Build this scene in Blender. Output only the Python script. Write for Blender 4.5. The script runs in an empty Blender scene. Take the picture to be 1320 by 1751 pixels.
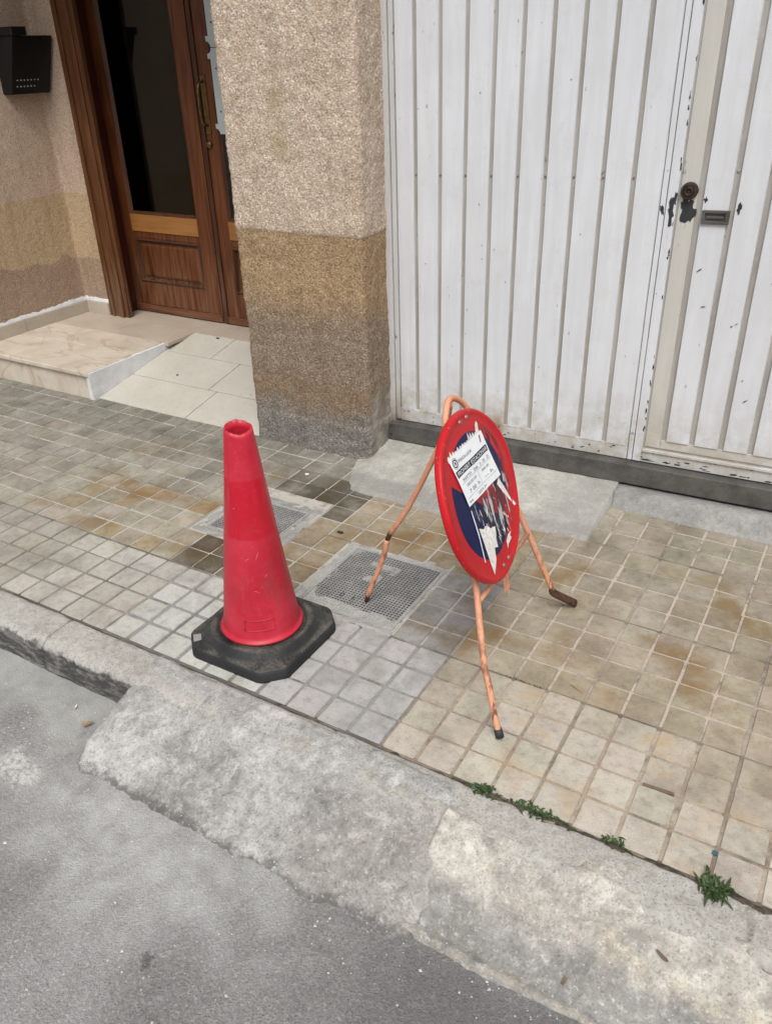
import bpy, bmesh, math, random
import numpy as np
from mathutils import Vector, Matrix, noise as mnoise

random.seed(7)
rng = np.random.default_rng(7)
scene = bpy.context.scene
col = scene.collection

# ------------------------------------------------------------------ camera
CAM = Vector((0.614, -1.670, 1.541))
RIGHT = Vector((0.8610498, 0.5076730, -0.0293489))
DOWN = Vector((0.2291292, -0.4388487, -0.8688565))
FWD = Vector((-0.4539747, 0.7414040, -0.4941933))
FPX, PCX, PCY = 1394.63, 656.5, 875.5          # in photo pixels (1320 wide)
cd = bpy.data.cameras.new('camera')
cam = bpy.data.objects.new('camera', cd)
col.objects.link(cam)
m = Matrix.Identity(4)
for r in range(3):
    m[r][0] = RIGHT[r]; m[r][1] = -DOWN[r]; m[r][2] = -FWD[r]; m[r][3] = CAM[r]
cam.matrix_world = m
cd.sensor_fit = 'HORIZONTAL'; cd.sensor_width = 36.0
cd.lens = FPX * 36.0 / 1320.0
cd.shift_x = (660.0 - PCX) / 1320.0
cd.shift_y = 0.0
cd.clip_start = 0.05; cd.clip_end = 500.0
scene.camera = cam

def project(p):
    d = Vector(p) - CAM
    z = d.dot(FWD)
    return PCX + FPX * d.dot(RIGHT) / z, PCY + FPX * d.dot(DOWN) / z, z

# ------------------------------------------------------------------ light
world = bpy.data.worlds.new('World'); scene.world = world
world.use_nodes = True
wn = world.node_tree.nodes; wl = world.node_tree.links
for n in list(wn): wn.remove(n)
sky = wn.new('ShaderNodeTexSky'); sky.sky_type = 'NISHITA'; sky.sun_disc = False
SUN_EL, SUN_AZ = math.radians(56), math.radians(152)     # azimuth clockwise from +Y
sky.sun_elevation = SUN_EL; sky.sun_rotation = SUN_AZ
sky.dust_density = 6.0; sky.air_density = 1.0; sky.ozone_density = 1.0
hsv = wn.new('ShaderNodeHueSaturation'); hsv.inputs['Saturation'].default_value = 0.14
bg = wn.new('ShaderNodeBackground'); bg.inputs['Strength'].default_value = 0.115
wo = wn.new('ShaderNodeOutputWorld')
wl.new(sky.outputs[0], hsv.inputs['Color']); wl.new(hsv.outputs[0], bg.inputs[0]); wl.new(bg.outputs[0], wo.inputs[0])
sd = bpy.data.lights.new('sun', 'SUN'); sd.energy = 1.6; sd.angle = math.radians(26); sd.color = (1.0, 0.975, 0.94)
sun = bpy.data.objects.new('sun', sd); col.objects.link(sun)
sdir = Vector((math.sin(SUN_AZ) * math.cos(SUN_EL), math.cos(SUN_AZ) * math.cos(SUN_EL), math.sin(SUN_EL)))
sun.rotation_euler = sdir.to_track_quat('Z', 'Y').to_euler(); sun.location = sdir * 20

vs = scene.view_settings
vs.view_transform = 'Standard'; vs.look = 'None'; vs.exposure = 0.22; vs.gamma = 1.0; vs.use_curve_mapping = False
scene.render.engine = 'CYCLES'

# ------------------------------------------------------------------ node helper
class M:
    def __init__(s, name):
        s.m = bpy.data.materials.new(name); s.m.use_nodes = True
        s.t = s.m.node_tree; s.n = s.t.nodes; s.l = s.t.links
        for x in list(s.n): s.n.remove(x)
        s.out = s.n.new('ShaderNodeOutputMaterial')
        s.p = s.n.new('ShaderNodeBsdfPrincipled')
        s.l.new(s.p.outputs[0], s.out.inputs[0])
        g = s.n.new('ShaderNodeNewGeometry'); s.pos = g.outputs['Position']; s.nrm = g.outputs['Normal']
    def put(s, sock, v):
        if v is None: return
        if hasattr(v, 'is_output'): s.l.new(v, sock)
        else:
            if isinstance(v, (tuple, list)) and len(v) == 3 and len(sock.default_value) == 4: v = (*v, 1)
            sock.default_value = v
    def xyz(s, v=None):
        n = s.n.new('ShaderNodeSeparateXYZ'); s.put(n.inputs[0], v if v is not None else s.pos); return n.outputs
    def map(s, scale=(1, 1, 1), loc=(0, 0, 0), rot=(0, 0, 0), v=None):
        n = s.n.new('ShaderNodeMapping'); s.put(n.inputs[0], v if v is not None else s.pos)
        n.inputs['Scale'].default_value = scale; n.inputs['Location'].default_value = loc; n.inputs['Rotation'].default_value = rot
        return n.outputs[0]
    def noise(s, scale, detail=4, rough=0.55, v=None, dist=0.0, colour=False):
        n = s.n.new('ShaderNodeTexNoise'); s.put(n.inputs['Vector'], v if v is not None else s.pos)
        n.inputs['Scale'].default_value = scale; n.inputs['Detail'].default_value = detail
        n.inputs['Roughness'].default_value = rough; n.inputs['Distortion'].default_value = dist
        return n.outputs['Color' if colour else 'Fac']
    def vor(s, scale, feature='F1', v=None, out='Distance', rnd=1.0):
        n = s.n.new('ShaderNodeTexVoronoi'); n.feature = feature; s.put(n.inputs['Vector'], v if v is not None else s.pos)
        n.inputs['Scale'].default_value = scale; n.inputs['Randomness'].default_value = rnd
        return n.outputs[out]
    def white(s, v):
        n = s.n.new('ShaderNodeTexWhiteNoise'); s.put(n.inputs['Vector'], v); return n.outputs['Value']
    def ramp(s, f, stops, interp='LINEAR'):
        n = s.n.new('ShaderNodeValToRGB'); n.color_ramp.interpolation = interp
        e = n.color_ramp.elements
        while len(e) < len(stops): e.new(0.5)
        for k, (p, c) in enumerate(stops):
            e[k].position = p; e[k].color = (c, c, c, 1) if isinstance(c, (int, float)) else (*c, 1)
        s.put(n.inputs[0], f); return n.outputs[0]
    def step(s, f, a, b):
        n = s.n.new('ShaderNodeMapRange'); n.interpolation_type = 'SMOOTHSTEP'
        s.put(n.inputs['Value'], f); n.inputs['From Min'].default_value = a; n.inputs['From Max'].default_value = b
        return n.outputs[0]
    def mix(s, f, a, b, mode='MIX'):
        n = s.n.new('ShaderNodeMix'); n.data_type = 'RGBA'; n.blend_type = mode
        s.put(n.inputs['Factor'], f); s.put(n.inputs['A'] if False else n.inputs[6], a); s.put(n.inputs[7], b)
        return n.outputs[2]
    def math(s, op, a, b=None, c=None, clamp=False):
        n = s.n.new('ShaderNodeMath'); n.operation = op; n.use_clamp = clamp
        s.put(n.inputs[0], a)
        if b is not None: s.put(n.inputs[1], b)
        if c is not None: s.put(n.inputs[2], c)
        return n.outputs[0]
    def band(s, v, lo, hi, soft):          # 1 inside lo..hi
        return s.math('MULTIPLY', s.step(v, lo - soft, lo + soft), s.math('SUBTRACT', 1.0, s.step(v, hi - soft, hi + soft)))
    def bump(s, h, dist=0.002, strength=1.0, normal=None):
        n = s.n.new('ShaderNodeBump'); n.inputs['Strength'].default_value = strength; n.inputs['Distance'].default_value = dist
        s.put(n.inputs['Height'], h)
        if normal is not None: s.put(n.inputs['Normal'], normal)
        return n.outputs[0]
    def done(s, color=None, rough=None, normal=None, metal=None, spec=None, **kw):
        s.put(s.p.inputs['Base Color'], color); s.put(s.p.inputs['Roughness'], rough)
        s.put(s.p.inputs['Normal'], normal); s.put(s.p.inputs['Metallic'], metal)
        s.put(s.p.inputs['Specular IOR Level'], spec)
        for k, v in kw.items(): s.put(s.p.inputs[k], v)
        return s.m

def simple(name, c, rough=0.6, metal=0.0, spec=0.4, var=0.25, scale=30, bump=0.0):
    a = M(name)
    n = a.noise(scale, 5)
    c2 = tuple(x * (1 - var) for x in c); c3 = tuple(min(1, x * (1 + var)) for x in c)
    colr = a.ramp(n, [(0.3, c2), (0.7, c3)])
    nn = a.bump(a.noise(scale * 6, 3), bump) if bump else None
    return a.done(colr, rough, nn, metal, spec)

# ------------------------------------------------------------------ mesh helper
def tag(o, label=None, cat=None, group=None, kind=None):
    if label: o['label'] = label
    if cat: o['category'] = cat
    if group: o['group'] = group
    if kind: o['kind'] = kind
    return o

def base_of(parent):
    p = Vector((0, 0, 0))
    while parent is not None:
        p = p + Vector(parent.location); parent = parent.parent
    return p

def mesh_obj(name, verts, faces, mat, parent=None, smooth=False, origin=None):
    """verts are world coordinates; the object's origin goes to `origin` (default parent's origin)"""
    pb = base_of(parent)
    o0 = Vector(origin) if origin is not None else pb
    me = bpy.data.meshes.new(name)
    v = np.asarray(verts, dtype=float).reshape(-1, 3) - np.array(o0)
    me.from_pydata(v.tolist(), [], [list(map(int, f)) for f in faces])
    if smooth: me.polygons.foreach_set('use_smooth', [True] * len(me.polygons))
    me.update()
    bm = bmesh.new(); bm.from_mesh(me); bmesh.ops.recalc_face_normals(bm, faces=bm.faces); bm.to_mesh(me); bm.free()
    me.materials.append(mat)
    o = bpy.data.objects.new(name, me); col.objects.link(o)
    o.parent = parent; o.location = o0 - pb
    return o

def empty(name, loc, label, cat, group=None):
    e = bpy.data.objects.new(name, None); col.objects.link(e); e.location = loc
    e.empty_display_size = 0.05
    return tag(e, label, cat, group)

def box(x0, x1, y0, y1, z0, z1, bev=0.0):
    """bevelled box verts, faces"""
    bm = bmesh.new()
    bmesh.ops.create_cube(bm, size=1.0)
    for v in bm.verts:
        v.co.x = x0 if v.co.x < 0 else x1; v.co.y = y0 if v.co.y < 0 else y1; v.co.z = z0 if v.co.z < 0 else z1
    if bev: bmesh.ops.bevel(bm, geom=list(bm.edges), offset=bev, segments=2, profile=0.5, affect='EDGES')
    bm.verts.index_update()
    V = [tuple(v.co) for v in bm.verts]; F = [[v.index for v in f.verts] for f in bm.faces]
    bm.free(); return V, F

def join(parts):
    V = []; F = []
    for v, f in parts:
        o = len(V); V += [tuple(p) for p in v]; F += [[i + o for i in q] for q in f]
    return V, F

def shear(vf, s=0.027, x0=-1.083):
    v, f = vf
    return [(x, y, z + s * (x - x0)) for x, y, z in v], f

def tube(pts, radii, n=12, cap=True, squash=None):
    pts = [Vector(p) for p in pts]
    if not hasattr(radii, '__len__'): radii = [radii] * len(pts)
    V = []; F = []
    up = None
    for i, p in enumerate(pts):
        t = (pts[min(i + 1, len(pts) - 1)] - pts[max(i - 1, 0)]).normalized()
        if up is None:
            a = Vector((0, 0, 1)) if abs(t.z) < 0.9 else Vector((1, 0, 0))
            up = (a - t * a.dot(t)).normalized()
        else:
            up = (up - t * up.dot(t)).normalized()
        side = t.cross(up)
        sq = squash[i] if squash else 1.0
        for k in range(n):
            a = 2 * math.pi * k / n
            V.append(p + (side * math.cos(a) * sq + up * math.sin(a) / max(sq, .5) * 1.0) * radii[i])
    for i in range(len(pts) - 1):
        for k in range(n):
            F.append([i * n + k, i * n + (k + 1) % n, (i + 1) * n + (k + 1) % n, (i + 1) * n + k])
    if cap:
        F.append(list(range(n))[::-1]); F.append([(len(pts) - 1) * n + k for k in range(n)])
    return V, F

def smooth_path(pts, sub=8):
    """Catmull-Rom through points"""
    P = [Vector(p) for p in pts]; P = [P[0] * 2 - P[1]] + P + [P[-1] * 2 - P[-2]]
    out = []
    for i in range(1, len(P) - 2):
        for s in range(sub):
            t = s / sub
            a, b, c, d = P[i - 1], P[i], P[i + 1], P[i + 2]
            out.append(0.5 * ((2 * b) + (c - a) * t + (2 * a - 5 * b + 4 * c - d) * t * t + (3 * b - a - 3 * c + d) * t ** 3))
    out.append(P[-2]); return out

def lathe(profile, c, n=48, axis=None, fn=None):
    """profile list of (r,h); around +Z at c, or with axis=(u,v,N)"""
    u, v, N = axis if axis else (Vector((1, 0, 0)), Vector((0, 1, 0)), Vector((0, 0, 1)))
    V = []; F = []
    for i, (r, h) in enumerate(profile):
        for k in range(n):
            a = 2 * math.pi * k / n
            rr, hh = (r, h) if fn is None else fn(i, a, r, h)
            V.append(Vector(c) + u * math.cos(a) * rr + v * math.sin(a) * rr + N * hh)
    for i in range(len(profile) - 1):
        for k in range(n):
            F.append([i * n + k, i * n + (k + 1) % n, (i + 1) * n + (k + 1) % n, (i + 1) * n + k])
    return V, F

def fbm(x, y, z=0.0, octaves=4):
    return mnoise.fractal(Vector((x, y, z)), 1.0, 2.0, octaves)

def height_sheet(name, xs, ys, hf, mat, parent=None, bottom=None):
    V = []; F = []
    nx, ny = len(xs), len(ys)
    for y in ys:
        for x in xs: V.append((x, y, hf(x, y)))
    for j in range(ny - 1):
        for i in range(nx - 1):
            a = j * nx + i; F.append([a, a + 1, a + nx + 1, a + nx])
    if bottom is not None:       # closed skirt
        ring = [i for i in range(nx)] + [j * nx + nx - 1 for j in range(1, ny)] + [(ny - 1) * nx + i for i in range(nx - 2, -1, -1)] + [j * nx for j in range(ny - 2, 0, -1)]
        o = len(V)
        for r in ring: V.append((V[r][0], V[r][1], bottom))
        L = len(ring)
        for k in range(L): F.append([ring[k], o + k, o + (k + 1) % L, ring[(k + 1) % L]])
        F.append([o + k for k in range(L)])
    return mesh_obj(name, V, F, mat, parent, smooth=True)

def blob(cx, cy, w, h, n=14, jag=0.35, seed=0, rot=0.0):
    r = random.Random(seed); out = []
    for k in range(n):
        a = 2 * math.pi * k / n; q = 1 + r.uniform(-jag, jag)
        x, y = w * q * math.cos(a), h * q * math.sin(a)
        out.append((cx + x * math.cos(rot) - y * math.sin(rot), cy + x * math.sin(rot) + y * math.cos(rot)))
    return out

# ------------------------------------------------------------------ materials
def mat_concrete(name, dark, mid, light, patch=None, speck=0.5, bumpd=0.006, yellow=None, scale=1.0, zones=None):
    a = M(name)
    big = a.noise(3.2 * scale, 6, 0.62, dist=0.4)
    med = a.noise(17 * scale, 6, 0.75)
    clump = a.noise(42 * scale, 5, 0.75, v=a.map(loc=(3, 8, 1)))
    fine = a.noise(160 * scale, 4, 0.7)
    c = a.ramp(a.math('ADD', a.math('MULTIPLY', big, 0.5), a.math('MULTIPLY', med, 0.5)), [(0.36, dark), (0.5, mid), (0.63, light)])
    if yellow: c = a.mix(a.math('MULTIPLY', a.step(a.noise(6 * scale, 5, 0.6, v=a.map(loc=(5, 3, 1))), 0.5, 0.66), 0.7), c, yellow)
    if zones: c = zones(a, c, med)
    c = a.mix(a.ramp(clump, [(0.36, speck * 0.8), (0.47, 0.0)]), c, tuple(x * 0.62 for x in dark))
    c = a.mix(a.ramp(clump, [(0.54, 0.0), (0.68, speck * 0.9)]), c, tuple(min(1, x * 1.25) for x in light))
    c = a.mix(a.ramp(fine, [(0.36, speck), (0.47, 0.0)]), c, tuple(x * 0.45 for x in dark))
    c = a.mix(a.ramp(a.noise(95 * scale, 3, 0.6, v=a.map(loc=(9, 2, 4))), [(0.6, 0.0), (0.72, speck * 0.9)]), c, tuple(min(1, x * 1.35) for x in light))
    h = a.math('ADD', a.math('MULTIPLY', med, 0.7), a.math('ADD', a.math('MULTIPLY', fine, 0.35), a.math('MULTIPLY', clump, 0.6)))
    return a.done(c, 0.93, a.bump(h, bumpd), 0.0, 0.2)

def zones_grey(a, c, med):
    # smoother pale skim towards the kerb, pinkish coarse aggregate lower right, gutter grime at the road edge
    X, Y, Z = a.xyz()
    yy = a.math('ADD', Y, a.math('MULTIPLY', a.math('SUBTRACT', a.noise(5, 5, 0.65), 0.5), 0.25))
    c = a.mix(a.math('MULTIPLY', a.step(yy, -0.60, -0.50), 0.6), c, (0.41, 0.405, 0.39))
    pk = a.math('MULTIPLY', a.step(a.math('ADD', X, a.math('SUBTRACT', med, 0.5)), -0.45, -0.1), a.math('SUBTRACT', 1.0, a.step(yy, -0.58, -0.50)))
    c = a.mix(a.math('MULTIPLY', pk, 0.45), c, (0.36, 0.325, 0.30))
    wp = a.noise(9, 6, 0.7, v=a.map(loc=(1, 12, 3)), dist=0.6)
    c = a.mix(a.ramp(wp, [(0.54, 0.0), (0.64, 0.75)]), c, (0.56, 0.555, 0.54))
    c = a.mix(a.ramp(wp, [(0.34, 0.6), (0.44, 0.0)]), c, (0.20, 0.195, 0.185))
    gz = a.math('ADD', Z, a.math('MULTIPLY', a.math('SUBTRACT', med, 0.5), 0.05))
    c = a.mix(a.math('MULTIPLY', a.math('SUBTRACT', 1.0, a.step(gz, -0.100, -0.084)), 0.85), c, (0.12, 0.117, 0.112))
    return c
def zones_thr(a, c, med):
    X, Y, Z = a.xyz()
    nn = a.math('SUBTRACT', a.noise(6, 6, 0.65, v=a.map(loc=(2, 6, 2))), 0.5)
    yy = a.math('ADD', Y, a.math('MULTIPLY', nn, 0.16))
    c = a.mix(a.math('MULTIPLY', a.math('SUBTRACT', 1.0, a.step(yy, 0.83, 0.88)), 0.75), c, (0.24, 0.232, 0.215))
    rr = a.math('MULTIPLY', a.step(a.math('ADD', X, a.math('MULTIPLY', nn, 0.5)), -0.30, -0.16), a.ramp(med, [(0.4, 0.2), (0.6, 0.8)]))
    c = a.mix(a.math('MULTIPLY', rr, 0.7), c, (0.25, 0.245, 0.235))
    return c
def zones_pale(a, c, med):
    X, Y, Z = a.xyz()
    nn = a.math('SUBTRACT', a.noise(5, 6, 0.65, v=a.map(loc=(7, 1, 2))), 0.5)
    yy = a.math('ADD', Y, a.math('MULTIPLY', nn, 0.22))
    c = a.mix(a.math('MULTIPLY', a.step(yy, -0.50, -0.465), 0.75), c, a.ramp(med, [(0.35, (0.20, 0.185, 0.165)), (0.65, (0.36, 0.345, 0.315))]))
    wp = a.noise(8, 6, 0.7, v=a.map(loc=(4, 2, 9)), dist=0.8)
    c = a.mix(a.ramp(wp, [(0.53, 0.0), (0.63, 0.8)]), c, (0.66, 0.64, 0.59))
    c = a.mix(a.ramp(wp, [(0.36, 0.55), (0.46, 0.0)]), c, (0.24, 0.23, 0.21))
    lo = a.math('MULTIPLY', a.math('SUBTRACT', 1.0, a.step(yy, -0.68, -0.60)), a.math('SUBTRACT', 1.0, a.step(a.math('ADD', X, nn), 0.45, 1.0)))
    c = a.mix(a.math('MULTIPLY', lo, 0.88), c, a.ramp(med, [(0.35, (0.17, 0.168, 0.165)), (0.65, (0.30, 0.295, 0.285))]))
    lip = a.math('MULTIPLY', a.band(a.math('ADD', Y, a.math('MULTIPLY', nn, 0.03)), -0.752, -0.736, 0.005), a.ramp(med, [(0.40, 0.1), (0.58, 0.8)]))
    c = a.mix(lip, c, (0.40, 0.365, 0.305))
    return c

def mat_road():
    a = M('asphalt')
    X, Y, Z = a.xyz()
    big = a.noise(2.1, 6, 0.62, dist=0.5)
    v1 = a.vor(210, out='Color'); st = a.n.new('ShaderNodeSeparateColor'); a.put(st.inputs[0], v1)
    fine = a.noise(140, 4, 0.75)
    c = a.ramp(big, [(0.32, (0.17, 0.168, 0.165)), (0.5, (0.235, 0.234, 0.230)), (0.68, (0.33, 0.332, 0.33))])
    c = a.mix(0.24, c, a.ramp(st.outputs[0], [(0.0, (0.06, 0.06, 0.06)), (0.5, (0.25, 0.25, 0.246)), (0.85, (0.34, 0.34, 0.335)), (1.0, (0.60, 0.59, 0.57))]))
    c = a.mix(a.ramp(fine, [(0.34, 0.5), (0.44, 0.0)]), c, (0.08, 0.08, 0.08))
    # pale cement skim beside the kerb
    wob = a.math('MULTIPLY', a.math('SUBTRACT', a.noise(4, 5), 0.5), 0.5)
    skim = a.math('MULTIPLY', a.step(a.math('ADD', Y, wob), -0.78, -0.66), a.math('SUBTRACT', 1.0, a.step(a.math('ADD', X, wob), -0.98, -0.92)))
    skimc = a.ramp(a.noise(14, 6, 0.6), [(0.3, (0.27, 0.275, 0.262)), (0.7, (0.40, 0.405, 0.385))])
    c = a.mix(a.math('MULTIPLY', skim, 0.85), c, skimc)
    # whitish dried cement wash running out on the asphalt in front of the wedge
    band = a.math('MULTIPLY', a.band(a.math('ADD', Y, wob), -1.02, -0.70, 0.11), a.band(X, -1.0, -0.20, 0.2))
    c = a.mix(a.math('MULTIPLY', band, a.ramp(a.noise(9, 6, 0.7), [(0.35, 0.1), (0.65, 0.8)])), c, (0.46, 0.47, 0.465))
    # cement splash
    sp = a.math('MULTIPLY', a.band(a.math('ADD', X, a.math('MULTIPLY', wob, 0.3)), -1.14, -0.98, 0.03), a.band(a.math('ADD', Y, a.math('MULTIPLY', wob, 0.4)), -0.89, -0.80, 0.03))
    c = a.mix(a.math('MULTIPLY', sp, a.ramp(a.noise(70, 3), [(0.35, 0.1), (0.6, 0.9)])), c, (0.55, 0.55, 0.53))
    # oily dark strip at the foot of the ramp
    dk = a.math('MULTIPLY', a.band(a.math('ADD', Y, a.math('MULTIPLY', wob, 0.6)), -1.06, -0.74, 0.08), a.step(X, -0.12, 0.22))
    c = a.mix(a.math('MULTIPLY', dk, 0.55), c, (0.085, 0.085, 0.085))
    ow = a.math('MULTIPLY', a.math('SUBTRACT', a.noise(38, 4, 0.6), 0.5), 0.06)
    oil = a.math('MULTIPLY', a.band(a.math('ADD', X, ow), -0.380, -0.352, 0.008), a.band(a.math('SUBTRACT', Y, ow), -1.085, -1.060, 0.008))
    c = a.mix(a.math('MULTIPLY', oil, 0.55), c, (0.035, 0.035, 0.035))
    h = a.math('ADD', a.math('MULTIPLY', a.vor(230), 0.5), a.math('MULTIPLY', fine, 0.9))
    return a.done(c, 0.9, a.bump(h, 0.004), 0.0, 0.25)

def paver_nodes(a, src):
    """src: colour socket of the paver's own colour"""
    idx = a.white(a.math('FLOOR', 0.0)) if False else None
    big = a.noise(7, 6, 0.62, dist=0.3)
    med = a.noise(38, 5, 0.65)
    fine = a.noise(330, 3, 0.7)
    c = a.mix(a.ramp(big, [(0.34, 0.55), (0.52, 0.0)]), src, a.mix(1.0, src, (0.52, 0.50, 0.46), 'MULTIPLY'))
    c = a.mix(a.ramp(big, [(0.52, 0.0), (0.7, 0.45)]), c, a.mix(0.55, src, (0.52, 0.50, 0.45)))
    c = a.mix(a.ramp(med, [(0.40, 0.0), (0.68, 0.40)]), c, a.mix(1.0, c, (1.4, 1.38, 1.34), 'MULTIPLY'))
    c = a.mix(a.ramp(med, [(0.30, 0.40), (0.44, 0.0)]), c, a.mix(1.0, c, (0.5, 0.47, 0.42), 'MULTIPLY'))
    c = a.mix(a.ramp(fine, [(0.34, 0.55), (0.44, 0.0)]), c, a.mix(1.0, c, (0.4, 0.38, 0.35), 'MULTIPLY'))
    c = a.mix(a.ramp(a.noise(120, 3, v=a.map(loc=(4, 4, 4))), [(0.66, 0.0), (0.74, 0.35)]), c, (0.60, 0.59, 0.55))
    X, Y, Z = a.xyz()
    st = a.math('MULTIPLY', a.band(X, -2.1, 0.9, 0.25), a.band(Y, 0.02, 0.75, 0.08))
    c = a.mix(a.math('MULTIPLY', st, a.ramp(a.noise(4.5, 6, 0.62, v=a.map(loc=(11, 4, 0))), [(0.50, 0.0), (0.64, 0.85)])), c, a.mix(1.0, src, (0.70, 0.52, 0.31), 'MULTIPLY'))
    st2 = a.math('MULTIPLY', a.step(X, -0.2, 0.1), a.math('SUBTRACT', 1.0, a.step(Y, -0.02, 0.02)))
    c = a.mix(a.math('MULTIPLY', st2, a.ramp(a.noise(8, 5, 0.6, v=a.map(loc=(2, 9, 0))), [(0.52, 0.0), (0.68, 0.7)])), c, (0.40, 0.30, 0.18))
    h = a.math('ADD', a.math('MULTIPLY', med, 0.9), a.math('MULTIPLY', fine, 0.3))
    return a.done(c, a.ramp(big, [(0.3, 0.65), (0.7, 0.85)]), a.bump(h, 0.0035), 0.0, 0.3)

def mat_paver_obj():
    a = M('cement_paver'); oi = a.n.new('ShaderNodeObjectInfo'); return paver_nodes(a, oi.outputs['Color'])
def mat_paver_attr():
    a = M('cement_paver_field'); at = a.n.new('ShaderNodeAttribute'); at.attribute_name = 'tint'; return paver_nodes(a, at.outputs['Color'])

def mat_bed():
    a = M('paving_mortar')
    X, Y, Z = a.xyz()
    n = a.noise(9, 6, 0.65); f = a.noise(60, 4, 0.7)
    right = a.step(X, -0.3, -0.1)
    light = a.mix(right, (0.44, 0.42, 0.38), (0.45, 0.385, 0.33))
    newp = a.math('MULTIPLY', a.band(X, -1.2, -0.2, 0.01), a.math('SUBTRACT', 1.0, a.step(Y, -0.01, 0.01)))
    light = a.mix(newp, light, (0.27, 0.265, 0.255))
    frr = a.math('MULTIPLY', a.step(X, -0.21, -0.19), a.math('SUBTRACT', 1.0, a.step(Y, -0.01, 0.01)))
    light = a.mix(frr, light, a.ramp(a.noise(7, 4), [(0.4, (0.30, 0.235, 0.19)), (0.6, (0.40, 0.345, 0.27))]))
    oldl = a.math('SUBTRACT', 1.0, a.step(X, -1.7, -1.25))
    oldf = a.math('MULTIPLY', a.math('SUBTRACT', 1.0, a.step(X, -1.21, -1.19)), a.math('SUBTRACT', 1.0, a.step(Y, -0.01, 0.01)))
    light = a.mix(oldf, light, (0.235, 0.225, 0.20))
    c = a.mix(a.ramp(n, [(0.36, 0.7), (0.48, 0.0)]), light, (0.13, 0.115, 0.095))
    c = a.mix(a.ramp(f, [(0.3, 0.6), (0.42, 0.0)]), c, (0.08, 0.07, 0.058))
    # joints between the big slabs hold more dirt
    fy = a.math('ABSOLUTE', a.math('SUBTRACT', a.math('FRACT', a.math('ADD', a.math('DIVIDE', Y, 0.4), 10.5)), 0.5))
    fx = a.math('ABSOLUTE', a.math('SUBTRACT', a.math('FRACT', a.math('ADD', a.math('DIVIDE', X, 0.4), 20.0)), 0.5))
    d = a.math('MAXIMUM', a.step(a.math('SUBTRACT', 0.5, fy), 0.47, 0.49), 0.0)
    line = a.math('MAXIMUM', a.math('SUBTRACT', 1.0, a.step(fy, 0.012, 0.03)), a.math('MULTIPLY', a.math('SUBTRACT', 1.0, a.step(fx, 0.012, 0.03)), 0.55))
    line = a.math('MULTIPLY', line, a.ramp(a.noise(5, 4), [(0.38, 0.3), (0.55, 0.9)]))
    c = a.mix(a.math('MULTIPLY', line, 0.85), c, (0.075, 0.066, 0.052))
    return a.done(c, 0.95, a.bump(a.math('ADD', f, a.noise(200, 3)), 0.004), 0.0, 0.15)

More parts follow.
